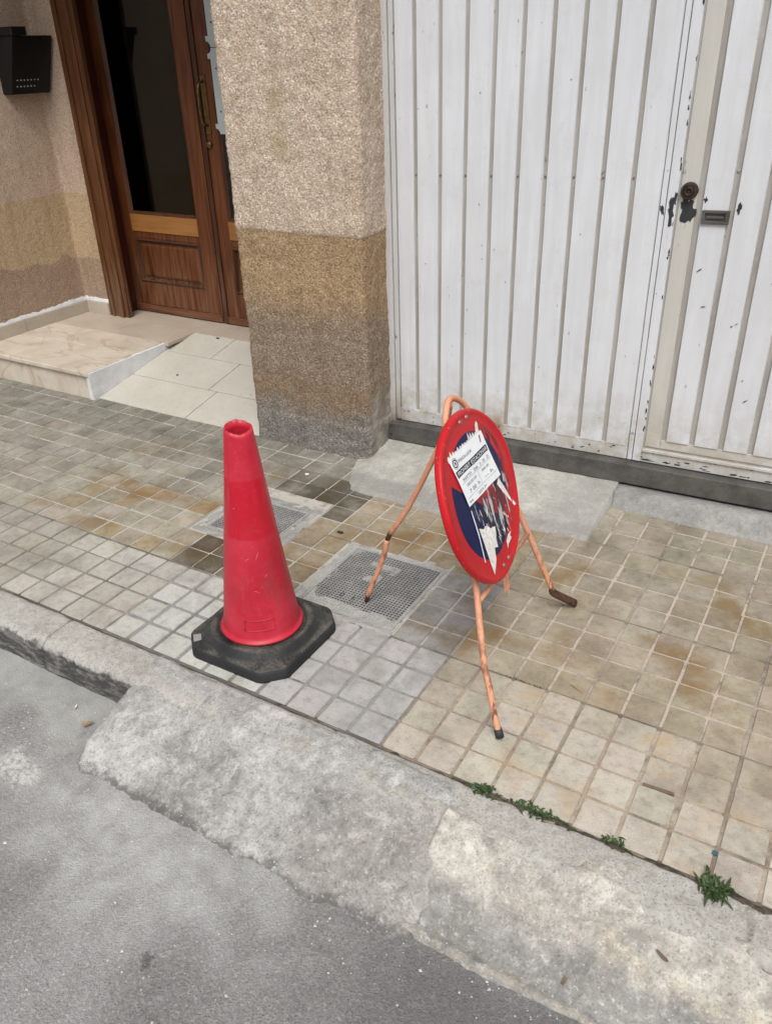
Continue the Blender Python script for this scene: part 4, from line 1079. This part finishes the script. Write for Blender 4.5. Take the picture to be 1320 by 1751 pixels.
g2 = [0.0735 + 0.0995 * k for k in range(8)]
for k in range(7): gpart('slat', slat_box(g2[k] + .0085, g2[k + 1] - .0085, 0.220, ZT), 'door_white')
gpart('wicket_post', box(0.782, 0.84, GY - .004, GY + .012, 0.18, ZT, .002), 'door_white')
for k in range(11): gpart('slat', slat_box(0.85 + .108 * k, 0.85 + .108 * k + .092, 0.180, ZT), 'door_white')
gpart('sill_bar', box(-1.088, 2.06, GY - .042, GY + .02, 0.040, 0.1185, .003), 'sill')
axisY = (Vector((1, 0, 0)), Vector((0, 0, 1)), Vector((0, -1, 0)))
def disc_part(name, prof, x, y, z, mat, n=14, par=gd):
    V, F = lathe(prof, (x, y, z), n, axisY); return gpart(name, (V, F), mat, par)
for k in range(9): disc_part('rivet', [(0, .003), (.003, .0025), (.0042, 0)], gro[k], GY + .008, 1.123, 'bolt', 8)
for x in (0.1745, 0.273, 0.372): disc_part('rivet', [(0, .004), (.0045, .003), (.006, 0)], x, GY + .008, 1.148, 'groove', 10)
for x, z in ((-1.065, .105), (-1.065, .064), (-.60, .105), (-.572, .105), (-.60, .07), (-.572, .07)):
    disc_part('bolt_hole', [(0, .0012), (.005, .0012), (.0055, 0)], x, GY - .0425, z, 'black', 10)
# cylinder lock with escutcheon
lk = disc_part('lock', [(0, .010), (.006, .010), (.008, .016), (.013, .017), (.0165, .013), (.018, .016), (.024, .015), (.0265, .010), (.027, 0), (.027, -.01)], 0.038, GY + .003, 1.088, 'lock', 28)
disc_part('keyway', [(0, .0125), (.004, .0125), (.005, .010)], 0.038, GY + .003, 1.088, 'black', 10, lk)
# flush pull
hx0, hx1, hz0, hz1 = 0.087, 0.171, 0.990, 1.032
pull = gpart('pull_handle', join([box(hx0, hx1, GY - .008, GY + .004, hz1 - .009, hz1, .0015), box(hx0, hx1, GY - .008, GY + .004, hz0, hz0 + .009, .0015),
                                  box(hx0, hx0 + .011, GY - .0085, GY + .004, hz0 + .009, hz1 - .009, .0015), box(hx1 - .011, hx1, GY - .0085, GY + .004, hz0 + .009, hz1 - .009, .0015),
                                  box(hx0 + .011, hx1 - .011, GY - .0012, GY + .003, hz0 + .009, hz1 - .009)]), 'sill')
gpart('pull_lip', box(hx0 + .016, hx1 - .016, GY - .0065, GY - .0012, hz0 + .017, hz0 + .024, .001), 'sill', pull)
# flaked paint
def flake(pts, y, name='paint_loss'):
    n = len(pts); V = [(x, y, z) for x, z in pts] + [(x, y + .0008, z) for x, z in pts]
    return gpart(name, (V, [list(range(n)), list(range(n, 2 * n))[::-1]] + [[k, (k + 1) % n, n + (k + 1) % n, n + k] for k in range(n)]), 'black')
flake(blob(0.042, 1.022, .021, .036, 26, .28, 2), GY + .0035)
flake(blob(0.030, 1.045, .014, .020, 18, .4, 8), GY + .0034)
flake(blob(-0.010, 1.022, .010, .034, 22, .5, 4, .05), GY - .0050)
flake(blob(-0.005, 1.055, .006, .022, 18, .5, 5, -.1), GY - .0052)
flake(blob(-0.040, 1.030, .005, .016, 14, .55, 6, .3), GY - .0020)
flake(blob(0.0925, 1.062, .006, .009, 12, .5, 9), GY - .0010)
flake(blob(0.196, 1.040, .007, .015, 14, .4, 10, -.2), GY - .0012)
rf = random.Random(21)
for k in range(26):
    flake(blob(0.0025 + rf.uniform(-.003, .001), rf.uniform(.2, 1.62), rf.uniform(.001, .0028), rf.uniform(.003, .012), 9, .5, 100 + k), GY - .0047)
for k in range(34):
    x = rf.uniform(0.0, .55); flake(blob(x, rf.choice([.170, .172, .150, .140, .132]) + rf.uniform(-.006, .004), rf.uniform(.003, .016), rf.uniform(.0012, .004), 11, .5, 200 + k), GY - .0110 if False else GY - .0036 - .00001 * k)
for k in range(14):      # scuffs on the slats
    x = rf.choice(gro[:8]) + .05 + rf.uniform(-.034, .034); z = rf.uniform(.25, 1.5)
    flake(blob(x, z, rf.uniform(.0018, .004), rf.uniform(.0008, .0016), 9, .5, 300 + k, rf.uniform(.2, 1.0)), GY - .0022)
for k in range(9):
    x = g2[rf.randrange(4)] + .05 + rf.uniform(-.03, .03); z = rf.uniform(.3, 1.0)
    flake(blob(x, z, rf.uniform(.003, .009), rf.uniform(.0008, .0018), 9, .5, 400 + k, rf.uniform(.2, .8)), GY - .0022)
for k in range(22):
    x = rf.uniform(-1.03, -.1); flake(blob(x, rf.uniform(.13, .172), rf.uniform(.002, .006), rf.uniform(.0012, .003), 9, .5, 500 + k), GY + .0008 - .00001 * k)

# threshold: pale concrete ramp plus the rough kerb-like step under the sill
def thr_h(x, y):
    back = 0.036 + 0.027 * (x + 1.083) + 0.012 * max(0.0, x + 0.3)
    yf = 0.80 + 0.02 * fbm(x * 4, 2.0) - (0.06 if x < -0.5 else 0.06 * max(0, 1 - (x + .5) / .3))
    t = max(0.0, (y - yf) / (1.165 - yf))
    z = 0.013 + (back - 0.013) * min(1.0, t) ** 1.1 if y > yf else 0.013 - (yf - y) * 1.1
    z += 0.004 * fbm(x * 8, y * 8, 4, 4) * min(1, t * 3 + 0.2)
    left = max(0.0, -0.985 - 0.12 * (y - 0.8) / 0.4 - x + 0.02 * fbm(y * 9, 6)); z -= left * 0.25
    right = max(0.0, x + 0.058 + 0.004 * fbm(y * 25, 3)); z -= right * 40 if right > 0 else 0
    return max(z, -0.02)
thr = height_sheet('garage_threshold', np.arange(-1.14, -0.044, 0.008), np.arange(0.70, 1.20, 0.008), thr_h, MAT['threshold'], bottom=-0.03)
tag(thr, 'pale smooth concrete ramp up to the garage door sill', 'ramp')
V = []; F = []
prof = [(1.062, -0.02), (1.070, 0.004), (1.083, 0.014), (1.092, 0.050), (1.106, 0.086), (1.128, 0.095), (1.21, 0.095), (1.21, -0.02)]
nx = 170
for i in range(nx + 1):
    x = -0.056 + 2.14 * i / nx
    for k, (y, z) in enumerate(prof):
        n = fbm(x * 6, k * 1.3, 2.0, 4); n2 = fbm(x * 40, k * 3.0, 5.0, 2)
        zz = z if z < 0 else z * (1 + 0.02) + 0.020 * (x - 0.3) * (k in (4, 5, 6)) + 0.003 * n + .001 * n2
        if k in (4, 5, 6): zz = min(zz, 0.030 + 0.027 * (x + 1.083))
        V.append((x, y + 0.006 * n * (0 < k < 6) + .0015 * n2, zz))
m_ = len(prof)
for i in range(nx):
    for k in range(m_ - 1): F.append([i * m_ + k, (i + 1) * m_ + k, (i + 1) * m_ + k + 1, i * m_ + k + 1])
F += [list(range(m_)), [nx * m_ + k for k in range(m_)][::-1]]
st = mesh_obj('sill_step', V, F, MAT['step_concrete'], None, smooth=True); tag(st, 'rough grey concrete upstand under the garage sill at right', 'step')
# mortar fillet along pillar foot and facade
def fil_h(x, y):
    return -0.004 + 0.006 * fbm(x * 10, y * 10, 6, 4) + 0.05 * max(0, y - 0.955) - 0.02 * max(0, 0.94 - y)
fil = tag(height_sheet('mortar_fillet', np.arange(-1.70, -0.90, 0.01), np.arange(0.925, 1.02, 0.008), fil_h, MAT['mortar'], bottom=-.03), 'grey mortar strip along the foot of the pebbledash pillar', 'mortar')

# ------------------------------------------------------------------ traffic cone
CX, CY = -0.737, -0.183
cone = empty('traffic_cone', (CX, CY, 0), 'faded red plastic traffic cone on a black octagonal rubber base', 'cone')
def octa(h, cut):
    return [(-h + cut, -h), (h - cut, -h), (h, -h + cut), (h, h - cut), (h - cut, h), (-h + cut, h), (-h, h - cut), (-h, -h + cut)]
# base: octagon slab, rounded hump, sampled ring by ring
def octr(a, h, cut):
    c, s = math.cos(a), math.sin(a)
    r1 = h / max(abs(c), abs(s)); r2 = (2 * h - cut) / (abs(c) + abs(s)); return min(r1, r2)
NB = 96
prof = [(1.0, .004, 1), (1.0, .0, 1), (1.004, .006, 1), (1.003, .025, 1), (.99, .032, 1), (.972, .035, 1), (.95, .0355, 1), (.90, .038, .85), (.86, .045, .5), (.82, .057, .2), (.785, .062, .05), (.75, .063, 0), (.72, .061, 0), (.69, .055, 0), (.66, .053, 0), (.55, .055, 0)]
V = []; F = []
angs = [2 * math.pi * (k + 0.5) / NB for k in range(NB)]
for f, z, sq in prof[1:]:
    for a in angs:
        r = octr(a, .180, .058) * f * sq + .186 * f * (1 - sq)
        V.append((CX + r * math.cos(a), CY + r * math.sin(a), z + (0.001 * fbm(math.cos(a) * 3, math.sin(a) * 3, z * 40, 2) if z > .01 else 0)))
m_ = len(prof) - 1
for i in range(m_ - 1):
    for k in range(NB): F.append([i * NB + k, i * NB + (k + 1) % NB, (i + 1) * NB + (k + 1) % NB, (i + 1) * NB + k])
F.append([k for k in range(NB)][::-1]); F.append([(m_ - 1) * NB + k for k in range(NB)])
rb = mesh_obj('base', V, F, MAT['rubber'], cone, smooth=True)
def crect(x0, x1, y0, y1, z0, z1, bev=.001): return box(x0, x1, y0, y1, z0, z1, bev)
em = [(-.158, -.122), (-.118, -.145)]
V, F = box(-.015, .015, -.013, .013, .030, .0395, .001)
ang = math.radians(-45)
mesh_obj('corner_plate', [(CX - .1375 + x * math.cos(ang) - y * math.sin(ang), CY - .1365 + x * math.sin(ang) + y * math.cos(ang), z) for x, y, z in V], F, MAT['grate'], rb)
# shell
RB, RT, H0, H1 = .112, .0375, .056, .690
prof = [(.112, .060), (.121, .0585), (.1235, .0615), (.122, .0655), (.1155, .068), (.1130, .078)]
nz = 46
for k in range(1, nz + 1):
    t = k / nz; z = .078 + (H1 - .078) * t
    prof.append((.1125 + (RT - .1125) * t ** .97 - .004 * math.exp(-((z - .09) / .02) ** 2) * 0, z))
outer_n = len(prof)
prof += [(RT - .0035, H1), (RT - .0035, H1 - .02)] + [(.1125 + (RT - .1125) * t - .0045, .078 + (H1 - .078) * t) for t in (.9, .7, .5, .3, .1)]
def dent(i, a, r, h):
    if i >= outer_n - 7 and h > .62:      # torn, folded lip
        g = (h - .62) / .07
        r = r * (1 + .015 * g * math.sin(a * 2 + 1.0))
        h = h + g * (.002 * math.sin(a * 3 + .6) + .005 * math.sin(a + 5.34) + .002 * fbm(math.cos(a) * 4, math.sin(a) * 4, 1, 3) - .007 * math.exp(-((a - 3.9) / .3) ** 2))
    # creases
    f = fbm(math.cos(a) * 1.2, math.sin(a) * 1.2, h * 3, 3) * .0012
    cre = -.0060 * math.exp(-((a - 4.35) / .17) ** 2) * math.exp(-((h - .60) / .10) ** 2) + .0040 * math.exp(-((a - 4.62) / .06) ** 2) * math.exp(-((h - .56) / .09) ** 2)
    cre += -.0055 * math.exp(-((a - 4.75) / .11) ** 2) * math.exp(-((h - .42) / .035) ** 2)
    return r + f + cre, h
V, F = lathe(prof, (CX, CY, 0), 80, fn=dent)
sh = mesh_obj('cone_shell', V, F, MAT['cone'], cone, smooth=True)
# embossed panel outline
def on_cone(a, z, off=.0012):
    t = (z - .078) / (H1 - .078); r = .1125 + (RT - .1125) * t ** .97 + off
    return (CX + r * math.cos(a), CY + r * math.sin(a), z)
a0, a1, z0, z1 = math.radians(284), math.radians(330), .103, .136
loop = [on_cone(a0 + (a1 - a0) * k / 10, z0) for k in range(11)] + [on_cone(a1, z0 + (z1 - z0) * k / 3) for k in range(1, 4)] + [on_cone(a1 + (a0 - a1) * k / 10, z1) for k in range(1, 11)] + [on_cone(a0, z1 + (z0 - z1) * k / 3) for k in range(1, 4)]
mesh_obj('embossed_panel', *tube(loop, .0016, 6), MAT['cone'], sh, smooth=True)

# scuffs and scrapes on the shell
rc = random.Random(14)
for k, (ad, z, L, rot) in enumerate([(318, .335, .026, 1.1), (297, .325, .016, .5), (309, .225, .018, -.5), (330, .27, .014, .7), (276, .475, .008, .2)]):
    a_ = math.radians(ad); P = []
    for q in range(7):
        t = q / 6 - .5
        P.append(on_cone(a_ + L * t * math.cos(rot) / .09, z + L * t * math.sin(rot) + .003 * math.cos(t * 3), .0002))
    mesh_obj('scuff', *tube(P, [.0002, .0005, .0007, .0008, .0007, .0005, .0002], 6), MAT['scuff'], sh, smooth=True)

# ------------------------------------------------------------------ no-parking sign on its trestle
SC = Vector((-0.1205, 0.0215, 0.5424)); SN = Vector((.935, .093, .342)).normalized()
SU = Vector((0, 0, 1)).cross(SN).normalized(); SV = SN.cross(SU)
MAT['disc'] = mat_disc(SU, SV, SN, SC)
sign = empty('no_parking_sign', (-0.06, 0.08, 0), 'round red and blue sign with taped notice on a salmon tube trestle', 'sign')
def on(u, v, w=0.0): return SC + SU * u + SV * v + SN * w
R_ = .226
prof = [(0, 0), (.05, 0), (.10, 0), (.15, 0), (.19, 0), (.209, 0), (.213, .0022), (.218, .0034), (.223, .0024), (R_, -.002), (R_, -.014), (.224, -.0165), (.221, -.016), (.2215, -.004), (.15, -.003), (0, -.003)]
V, F = lathe(prof, SC, 72, (SU, SV, SN), fn=lambda i, a, r, h: (r * (1 + .004 * math.sin(a * 3 + 1)), h + (0.003 * math.sin(a * 2 + .5) + .0015 * math.sin(a * 5)) * (r / R_) ** 2))
disc = mesh_obj('disc', V, F, MAT['disc'], sign, smooth=True)
def bowl(u, v):
    a = math.atan2(v, u); r = math.hypot(u, v); return (0.003 * math.sin(a * 2 + .5) + .0015 * math.sin(a * 5)) * (r / R_) ** 2
# notice, A5 sheet, corners as it hangs
PB = [(-.1010, .0170), (.1230, .0000), (.0890, .1447), (-.1210, .1547)]
def pap(s, t, w=0.0):
    u = (1 - t) * ((1 - s) * PB[0][0] + s * PB[1][0]) + t * ((1 - s) * PB[3][0] + s * PB[2][0])
    v = (1 - t) * ((1 - s) * PB[0][1] + s * PB[1][1]) + t * ((1 - s) * PB[3][1] + s * PB[2][1])
    lift = .0022 + .0016 * math.sin(s * 5 + t * 3) ** 2 + .0015 * (s * t) ** 2
    return on(u, v, bowl(u, v) + lift + w)
ns, nt_ = 20, 14
V = [pap(i / ns, j / nt_) for j in range(nt_ + 1) for i in range(ns + 1)]
F = [[j * (ns + 1) + i, j * (ns + 1) + i + 1, (j + 1) * (ns + 1) + i + 1, (j + 1) * (ns + 1) + i] for j in range(nt_) for i in range(ns)]
notice = mesh_obj('notice', V, F, MAT['paper'], sign, smooth=True); notice['label'] = 'white printed police notice taped over the sign'
W_, H_ = .212, .142
def pf(x0, y0, w=.0006): return lambda x, y: pap((x0 + x) / W_, (y0 + y) / H_, w)
def sheet(x0, x1, y0, y1, mat, name, w=.0004, n=12):
    V = [pap((x0 + (x1 - x0) * i / n) / W_, yy / H_, w) for yy in (y0, y1) for i in range(n + 1)]
    return mesh_obj(name, V, [[i, i + 1, n + 2 + i, n + 1 + i] for i in range(n)], MAT[mat], notice)
sheet(.006, .206, .083, .101, 'ink', 'title_bar')
letter('PROHIBIT ESTACIONAR', pf(.011, .0862, .0009), .0165, MAT['paper_white'], notice, width=.190)
letter('POLICIA LOCAL', pf(.042, .1145), .0125, MAT['ink'], notice, width=.078)
letter('MARTES   DIA   3 - 09 - 25', pf(.022, .0655), .0125, MAT['pen'], notice, width=.172)
letter('DES DE LES', pf(.030, .0475), .011, MAT['ink'], notice, width=.062)
letter('FINS LES', pf(.128, .0475), .011, MAT['ink'], notice, width=.045)
letter('7 00  h', pf(.030, .0270), .0155, MAT['pen'], notice, width=.066)
letter('-- h', pf(.130, .0270), .0135, MAT['pen'], notice, width=.052)
letter('2024 21', pf(.065, .0065), .0105, MAT['blue_ink'], notice, width=.055)
letter('NUM.', pf(.010, .0065), .008, MAT['ink'], notice, width=.02)
for y in (.0620, .0205): sheet(.010, .202, y, y + .0007, 'pen', 'ruled_line', .0005)
V = [pap(.108 / W_, .022 / H_, .0005), pap(.1088 / W_, .022 / H_, .0005), pap(.1088 / W_, .060 / H_, .0005), pap(.108 / W_, .060 / H_, .0005)]
mesh_obj('ruled_line', V, [[0, 1, 2, 3]], MAT['pen'], notice)
# round emblem with shield inside, small mark at right
def ringp(cx, cy, r0, r1, mat, name, n=28, w=.0006):
    V = []
    for k in range(n):
        a = 2 * math.pi * k / n
        V += [pap((cx + r0 * math.cos(a)) / W_, (cy + r0 * math.sin(a)) / H_, w), pap((cx + r1 * math.cos(a)) / W_, (cy + r1 * math.sin(a)) / H_, w)]
    return mesh_obj(name, V, [[2 * k, 2 * k + 1, (2 * k + 3) % (2 * n), (2 * k + 2) % (2 * n)] for k in range(n)], MAT[mat], notice)
ringp(.0235, .120, .0145, .0155, 'pen', 'emblem'); ringp(.0235, .120, .0085, .0120, 'ink', 'emblem')
def poly(pts, mat, name, w=.0007): return mesh_obj(name, [pap(x / W_, y / H_, w) for x, y in pts], [list(range(len(pts)))], MAT[mat], notice)
poly([(.0205, .1245), (.0265, .1245), (.0268, .1185), (.0235, .1145), (.0202, .1185)], 'ink', 'emblem')
poly([(.1845, .115), (.1885, .1145), (.1925, .128), (.1965, .134), (.189, .1335), (.187, .125)], 'ink', 'crest')
# torn remains of older notices
def scrap(pts, w=.0010, mat='scrap', name='paper_scrap'):
    n = len(pts)
    V = [on(u, v, bowl(u, v) + w) for u, v in pts]
    return mesh_obj(name, V, [list(range(n))], MAT[mat], sign)
rs = random.Random(9)
top = []
for k in range(30):
    t = k / 29; top.append((-.1210 + .2100 * t, .1532 - .0101 * t + (.005 + .012 * rs.random() ** 1.5 * (1 + .6 * (.5 < t < .75))) * (1 if k % 2 else .25) * (1 if t < .93 else .3)))
scrap(top + [(.089, .134), (-.121, .144)])
scrap([(.060, .139), (.080, .139), (.092, .163), (.086, .172), (.074, .166)], .0012)
white_tail = [(-.079, -.058)] + [(-.066 + .012 * k + rs.uniform(-.004, .004), -.062 - .006 * k + rs.uniform(-.007, .007)) for k in range(1, 6)] + [(.012, -.10), (.004, -.118), (-.004, -.125), (-.009, -.150), (-.030, -.140), (-.044, -.168), (-.081, -.192), (-.083, -.160), (-.080, -.10)]
white_tail = [(u - .010, v + .008) for u, v in white_tail]
scrap(white_tail, .0013)
scrap([(-.100, .004), (-.0955, .006), (-.099, -.06), (-.117, -.131), (-.1215, -.130), (-.106, -.07)], .0016, 'paper', 'tape_edge')
scrap([(.090, -.012), (.110, -.002), (.128, -.035), (.150, -.085), (.146, -.094), (.118, -.055)], .0012)
scrap([(.148, -.100), (.156, -.090), (.172, -.112), (.158, -.110)], .0012)
scrap([(-.020, -.035), (-.008, -.026), (-.014, -.040), (-.026, -.052)], .0012)
scrap([(.040, -.158), (.060, -.148), (.085, -.150), (.070, -.157), (.078, -.166), (.048, -.170), (.036, -.178)], .0012)
for k in range(26):
    u, v = rs.uniform(-.06, .12), rs.uniform(-.14, -.015)
    L = rs.uniform(.008, .028); a = math.radians(rs.gauss(-72, 16)); w = rs.uniform(.0008, .0028)
    du, dv = math.cos(a) * L, math.sin(a) * L; pu, pv = -math.sin(a) * w, math.cos(a) * w
    if math.hypot(u + du, v + dv) > .165: continue
    scrap([(u, v), (u + pu, v + pv), (u + du * .6 + pu * .6, v + dv * .6 + pv), (u + du, v + dv), (u + du * .5 - pu, v + dv * .5 - pv)], .0011 + .00002 * k)
for (u, v) in ((.001, .202), (.043, .200), (-.016, -.199), (.026, -.200)):
    V, F = lathe([(0, .005), (.004, .0045), (.0065, .002), (.0075, 0)], on(u, v, bowl(u, v) - .0002), 12, (SU, SV, SN)); mesh_obj('bolt', V, F, MAT['bolt'], sign, smooth=True)
# trestle
TW = -.030
fr_near = [(.055, -.232, .012), (.035, -.222, .065), (.012, -.207, .130), (-.010, -.194, .184), (-.048, -.146, .275), (-.087, -.096, .366)]
fr_top = [(-.160, -.040, .545), (-.215, .000, .690), (-.231, .020, .726), (-.247, .062, .757), (-.250, .098, .757), (-.240, .142, .727), (-.222, .160, .680)]
fr_right = [(-.160, .215, .515), (-.096, .281, .311), (-.060, .303, .210), (-.017, .328, .090)]
loopP = [Vector(p) for p in fr_near]
pts = smooth_path(fr_near[:4], 5)[:-1] + smooth_path(fr_near[3:] + fr_top + fr_right, 6)
mesh_obj('front_frame', *tube(pts, [.0085] * len(pts), 12), MAT['tube'], sign, smooth=True)
ft = [(-.019, .327, .094), (-.012, .333, .078), (.036, .401, .0135)]
mesh_obj('bent_foot', *tube(smooth_path(ft, 5), [.0105] * 11, 10, squash=[1.0] * 4 + [1.25] * 7), MAT['rust'], sign, smooth=True)
mesh_obj('cross_bar', *tube([(-.066, -.108, .312), (-.091, .284, .297)], .0065, 10), MAT['tube'], sign, smooth=True)
bl = [(-.248, .080, .752), (-.275, .105, .660), (-.303, .107, .585), (-.389, .108, .399), (-.455, .110, .288)]
P1 = smooth_path(bl, 7)
mesh_obj('back_leg', *tube(P1, [.0082] * len(P1), 12), MAT['tube'], sign, smooth=True)
P2 = smooth_path([(-.468, .110, .262), (-.485, .110, .189), (-.520, .111, .100), (-.548, .112, .028)], 6)
mesh_obj('back_leg', *tube(P2, [.0085] * len(P2), 12), MAT['tube'], sign, smooth=True)
mesh_obj('leg_kink', *tube([(-.450, .110, .297), (-.459, .110, .281), (-.470, .110, .255)], [.0070, .0078, .0075], 10), MAT['rust'], sign, smooth=True)
mesh_obj('leg_end', *tube([(-.543, .112, .040), (-.555, .112, .0035)], [.0080, .0062], 10), MAT['rust'], sign, smooth=True)
V, F = tube([(.049, -.229, .030), (.057, -.233, .0085)], [.0105, .0115], 10); mesh_obj('foot_cap', V, F, MAT['black'], sign, smooth=True)
# flat hanging tab behind the disc
t0, t1 = Vector((-.110, .125, .36)), Vector((-.056, .058, .238))
tw = SU * .017
def tabv(p, s, w): return p + tw * s + SN * w
V = [tabv(t0, -1, 0), tabv(t0, 1, 0), tabv(t1, 1, 0) + Vector((0, 0, .012)), tabv(t1, .6, 0), tabv(t1, -.6, 0), tabv(t1, -1, 0) + Vector((0, 0, .012))]
V += [p - SN * .003 for p in V]
F = [[0, 1, 2, 3, 4, 5], [11, 10, 9, 8, 7, 6]] + [[k, (k + 1) % 6, 6 + (k + 1) % 6, 6 + k] for k in range(6)]
mesh_obj('hanging_tab', V, F, MAT['tube'], sign)

# ------------------------------------------------------------------ weeds and litter
def weed(x, y, z, n, L, spread, label, seed, width=.004, up=.6):
    r = random.Random(seed); V = []; F = []
    for k in range(n):
        a = r.uniform(0, 2 * math.pi); l = L * r.uniform(.5, 1.1); el = r.uniform(up * .3, up * 1.4)
        bx, by = x + r.gauss(0, spread[0]), y + r.gauss(0, spread[1])
        d = Vector((math.cos(a) * math.cos(el), math.sin(a) * math.cos(el), math.sin(el))); s = Vector((-math.sin(a), math.cos(a), 0)) * width * r.uniform(.6, 1.2)
        p = Vector((bx, by, z)); o = len(V); seg = 4
        for q in range(seg + 1):
            t = q / seg; c = p + d * l * t - Vector((0, 0, 1)) * l * .45 * t * t; w = math.sin(math.pi * (0.12 + .86 * t)) * (1 if q < seg else .1)
            c.z = max(c.z, z - .002)
            V += [c - s * w + Vector((0, 0, .0012)), c - Vector((0, 0, .0006)), c + s * w + Vector((0, 0, .0012))]
        for q in range(seg):
            for h in range(2): F.append([o + q * 3 + h, o + q * 3 + h + 1, o + (q + 1) * 3 + h + 1, o + (q + 1) * 3 + h])
    o = mesh_obj('weed_tuft', V, F, MAT['leaf'], None, smooth=True, origin=(x, y, z)); tag(o, label, 'weed', 'weeds growing in the kerb joint'); return o
weed(.092, -.404, -.001, 100, .020, (.014, .007), 'small leafy weed in the kerb joint below the near leg of the sign', 1, .0032, .8)
weed(.228, -.402, -.001, 140, .019, (.030, .007), 'long low weed strip, second along the kerb joint from the sign', 2, .0030, .7)
weed(.400, -.398, -.001, 45, .019, (.016, .006), 'sparse dull weed, third along the kerb joint from the sign', 3, .0028, .8)
weed(.612, -.408, .001, 90, .042, (.011, .009), 'brightest and largest grassy weed tuft at the right end of the kerb joint', 4, .0036, .7)
mo = weed(.010, .002, -.004, 60, .008, (.040, .004), 'thin dark moss line in a paver joint beside the near sign leg', 5, .0022, .6)
mo.name = 'moss_strip'; mo.data.materials[0] = MAT['moss']; mo['category'] = 'moss'; mo['kind'] = 'stuff'; del mo['group']

def slip(name, pts, z, mat, label, cat, th=.002, group=None, curl=0.0):
    n = len(pts); cx = sum(p[0] for p in pts) / n; cy = sum(p[1] for p in pts) / n
    V = [(x, y, z + th + curl * ((x - cx) ** 2 + (y - cy) ** 2) * 100) for x, y in pts] + [(x, y, z + curl * ((x - cx) ** 2 + (y - cy) ** 2) * 100) for x, y in pts]
    V += [(cx, cy, z + th)]
    F = [[k, (k + 1) % n, 2 * n] for k in range(n)] + [list(range(n, 2 * n))[::-1]] + [[k, (k + 1) % n, n + (k + 1) % n, n + k] for k in range(n)]
    o = mesh_obj(name, V, F, MAT[mat], None, origin=(cx, cy, z)); return tag(o, label, cat, group)
def bar_pts(x0, y0, x1, y1, w):
    L = math.hypot(x1 - x0, y1 - y0); nx, ny = -(y1 - y0) / L * w, (x1 - x0) / L * w
    return [(x0 + nx, y0 + ny), ((x0 + x1) / 2 + nx * 1.1, (y0 + y1) / 2 + ny * 1.1), (x1 + nx, y1 + ny), (x1 - nx, y1 - ny), (x0 - nx, y0 - ny)]
slip('wooden_stick', bar_pts(.412, -.204, .484, -.199, .0042), -.004, 'stick', 'short grey-brown stick lying in a paver joint', 'stick', .007)
slip('dry_leaf', blob(-1.020, -.650, .020, .008, 10, .3, 31, .9), ROAD_Z + .012, 'dry', 'curled tan dry leaf beside the corner of the grey ramp', 'leaf', .002, None, .25)
slip('dry_leaf', blob(-1.105, -.615, .010, .003, 9, .3, 32, 2.2), ROAD_Z + .010, 'pebble', 'small whitish dry scrap at the foot of the kerb', 'scrap', .002, None, .25)
slip('dry_leaf', blob(.558, -.583, .014, .004, 10, .2, 33, -.5), wedge2_h(.558, -.583) + .003, 'stick', 'narrow grey leaf lying on the pale concrete wedge', 'leaf', .0015, None, .1)
slip('rubber_scrap', bar_pts(.399, -.706, .402, -.690, .0035), wedge2_h(.401, -.70) + .002, 'stick', 'small dark rubber scrap on the wedge near the road', 'scrap', .003)
slip('plastic_scrap', blob(.598, -.318, .006, .005, 8, .5, 35), -.004, 'bluep', 'tiny blue plastic scrap in a paver joint above the grassy weed', 'scrap', .006)
slip('straw', bar_pts(.145, .048, .185, .030, .0014), .003, 'dry', 'pale dry straw on a paver near the moss line', 'straw', .0015)
slip('straw', bar_pts(.245, -.420, .270, -.415, .0014), .004, 'dry', 'pale splinter under the long low weed strip', 'straw', .0015)
slip('chewing_gum', blob(-1.247, .764, .009, .008, 10, .15, 36), .002, 'scrap', 'white gum spot on a dark paver by the pillar', 'gum', .002)
slip('debris_crumb', blob(-2.51, 1.70, .012, .007, 9, .3, 37), rz(1.70) + .001, 'black', 'dark crumb at the top of the tiled ramp', 'debris', .003)
slip('debris_crumb', blob(-2.46, 1.30, .007, .006, 9, .3, 38), rz(1.30) + .001, 'black', 'tiny dark crumb in the middle of the tiled ramp', 'debris', .003)
slip('debris_crumb', blob(-.862, .432, .014, .008, 9, .3, 39), .002, 'black', 'dark clump of dirt at the corner of the near cover', 'debris', .004)

# loose grit on the road
rg = random.Random(77); V = []; F = []
for k in range(900):
    x = rg.uniform(-1.4, 1.0); y = rg.uniform(-1.7, -.58) if rg.random() < .8 else rg.gauss(-.76, .03)
    z = max(road_h(x, y), wedge_h(x, y) if -1.06 < x < .1 and -.9 < y < -.40 else -1, wedge2_h(x, y) if x > .1 and y > -.86 else -1)
    s = rg.uniform(.0012, .0034) * (1.6 if rg.random() < .06 else 1); o = len(V)
    for d in ((1, 0, 0), (-1, 0, 0), (0, 1, 0), (0, -1, 0), (0, 0, 1), (0, 0, -1)):
        q = s * rg.uniform(.6, 1.3); V.append((x + d[0] * q, y + d[1] * q, z + s * .3 + d[2] * q * .7))
    for a, b, c in ((0, 2, 4), (2, 1, 4), (1, 3, 4), (3, 0, 4), (2, 0, 5), (1, 2, 5), (3, 1, 5), (0, 3, 5)): F.append([o + a, o + b, o + c])
tag(mesh_obj('road_grit', V, F, MAT['pebble']), kind='stuff')
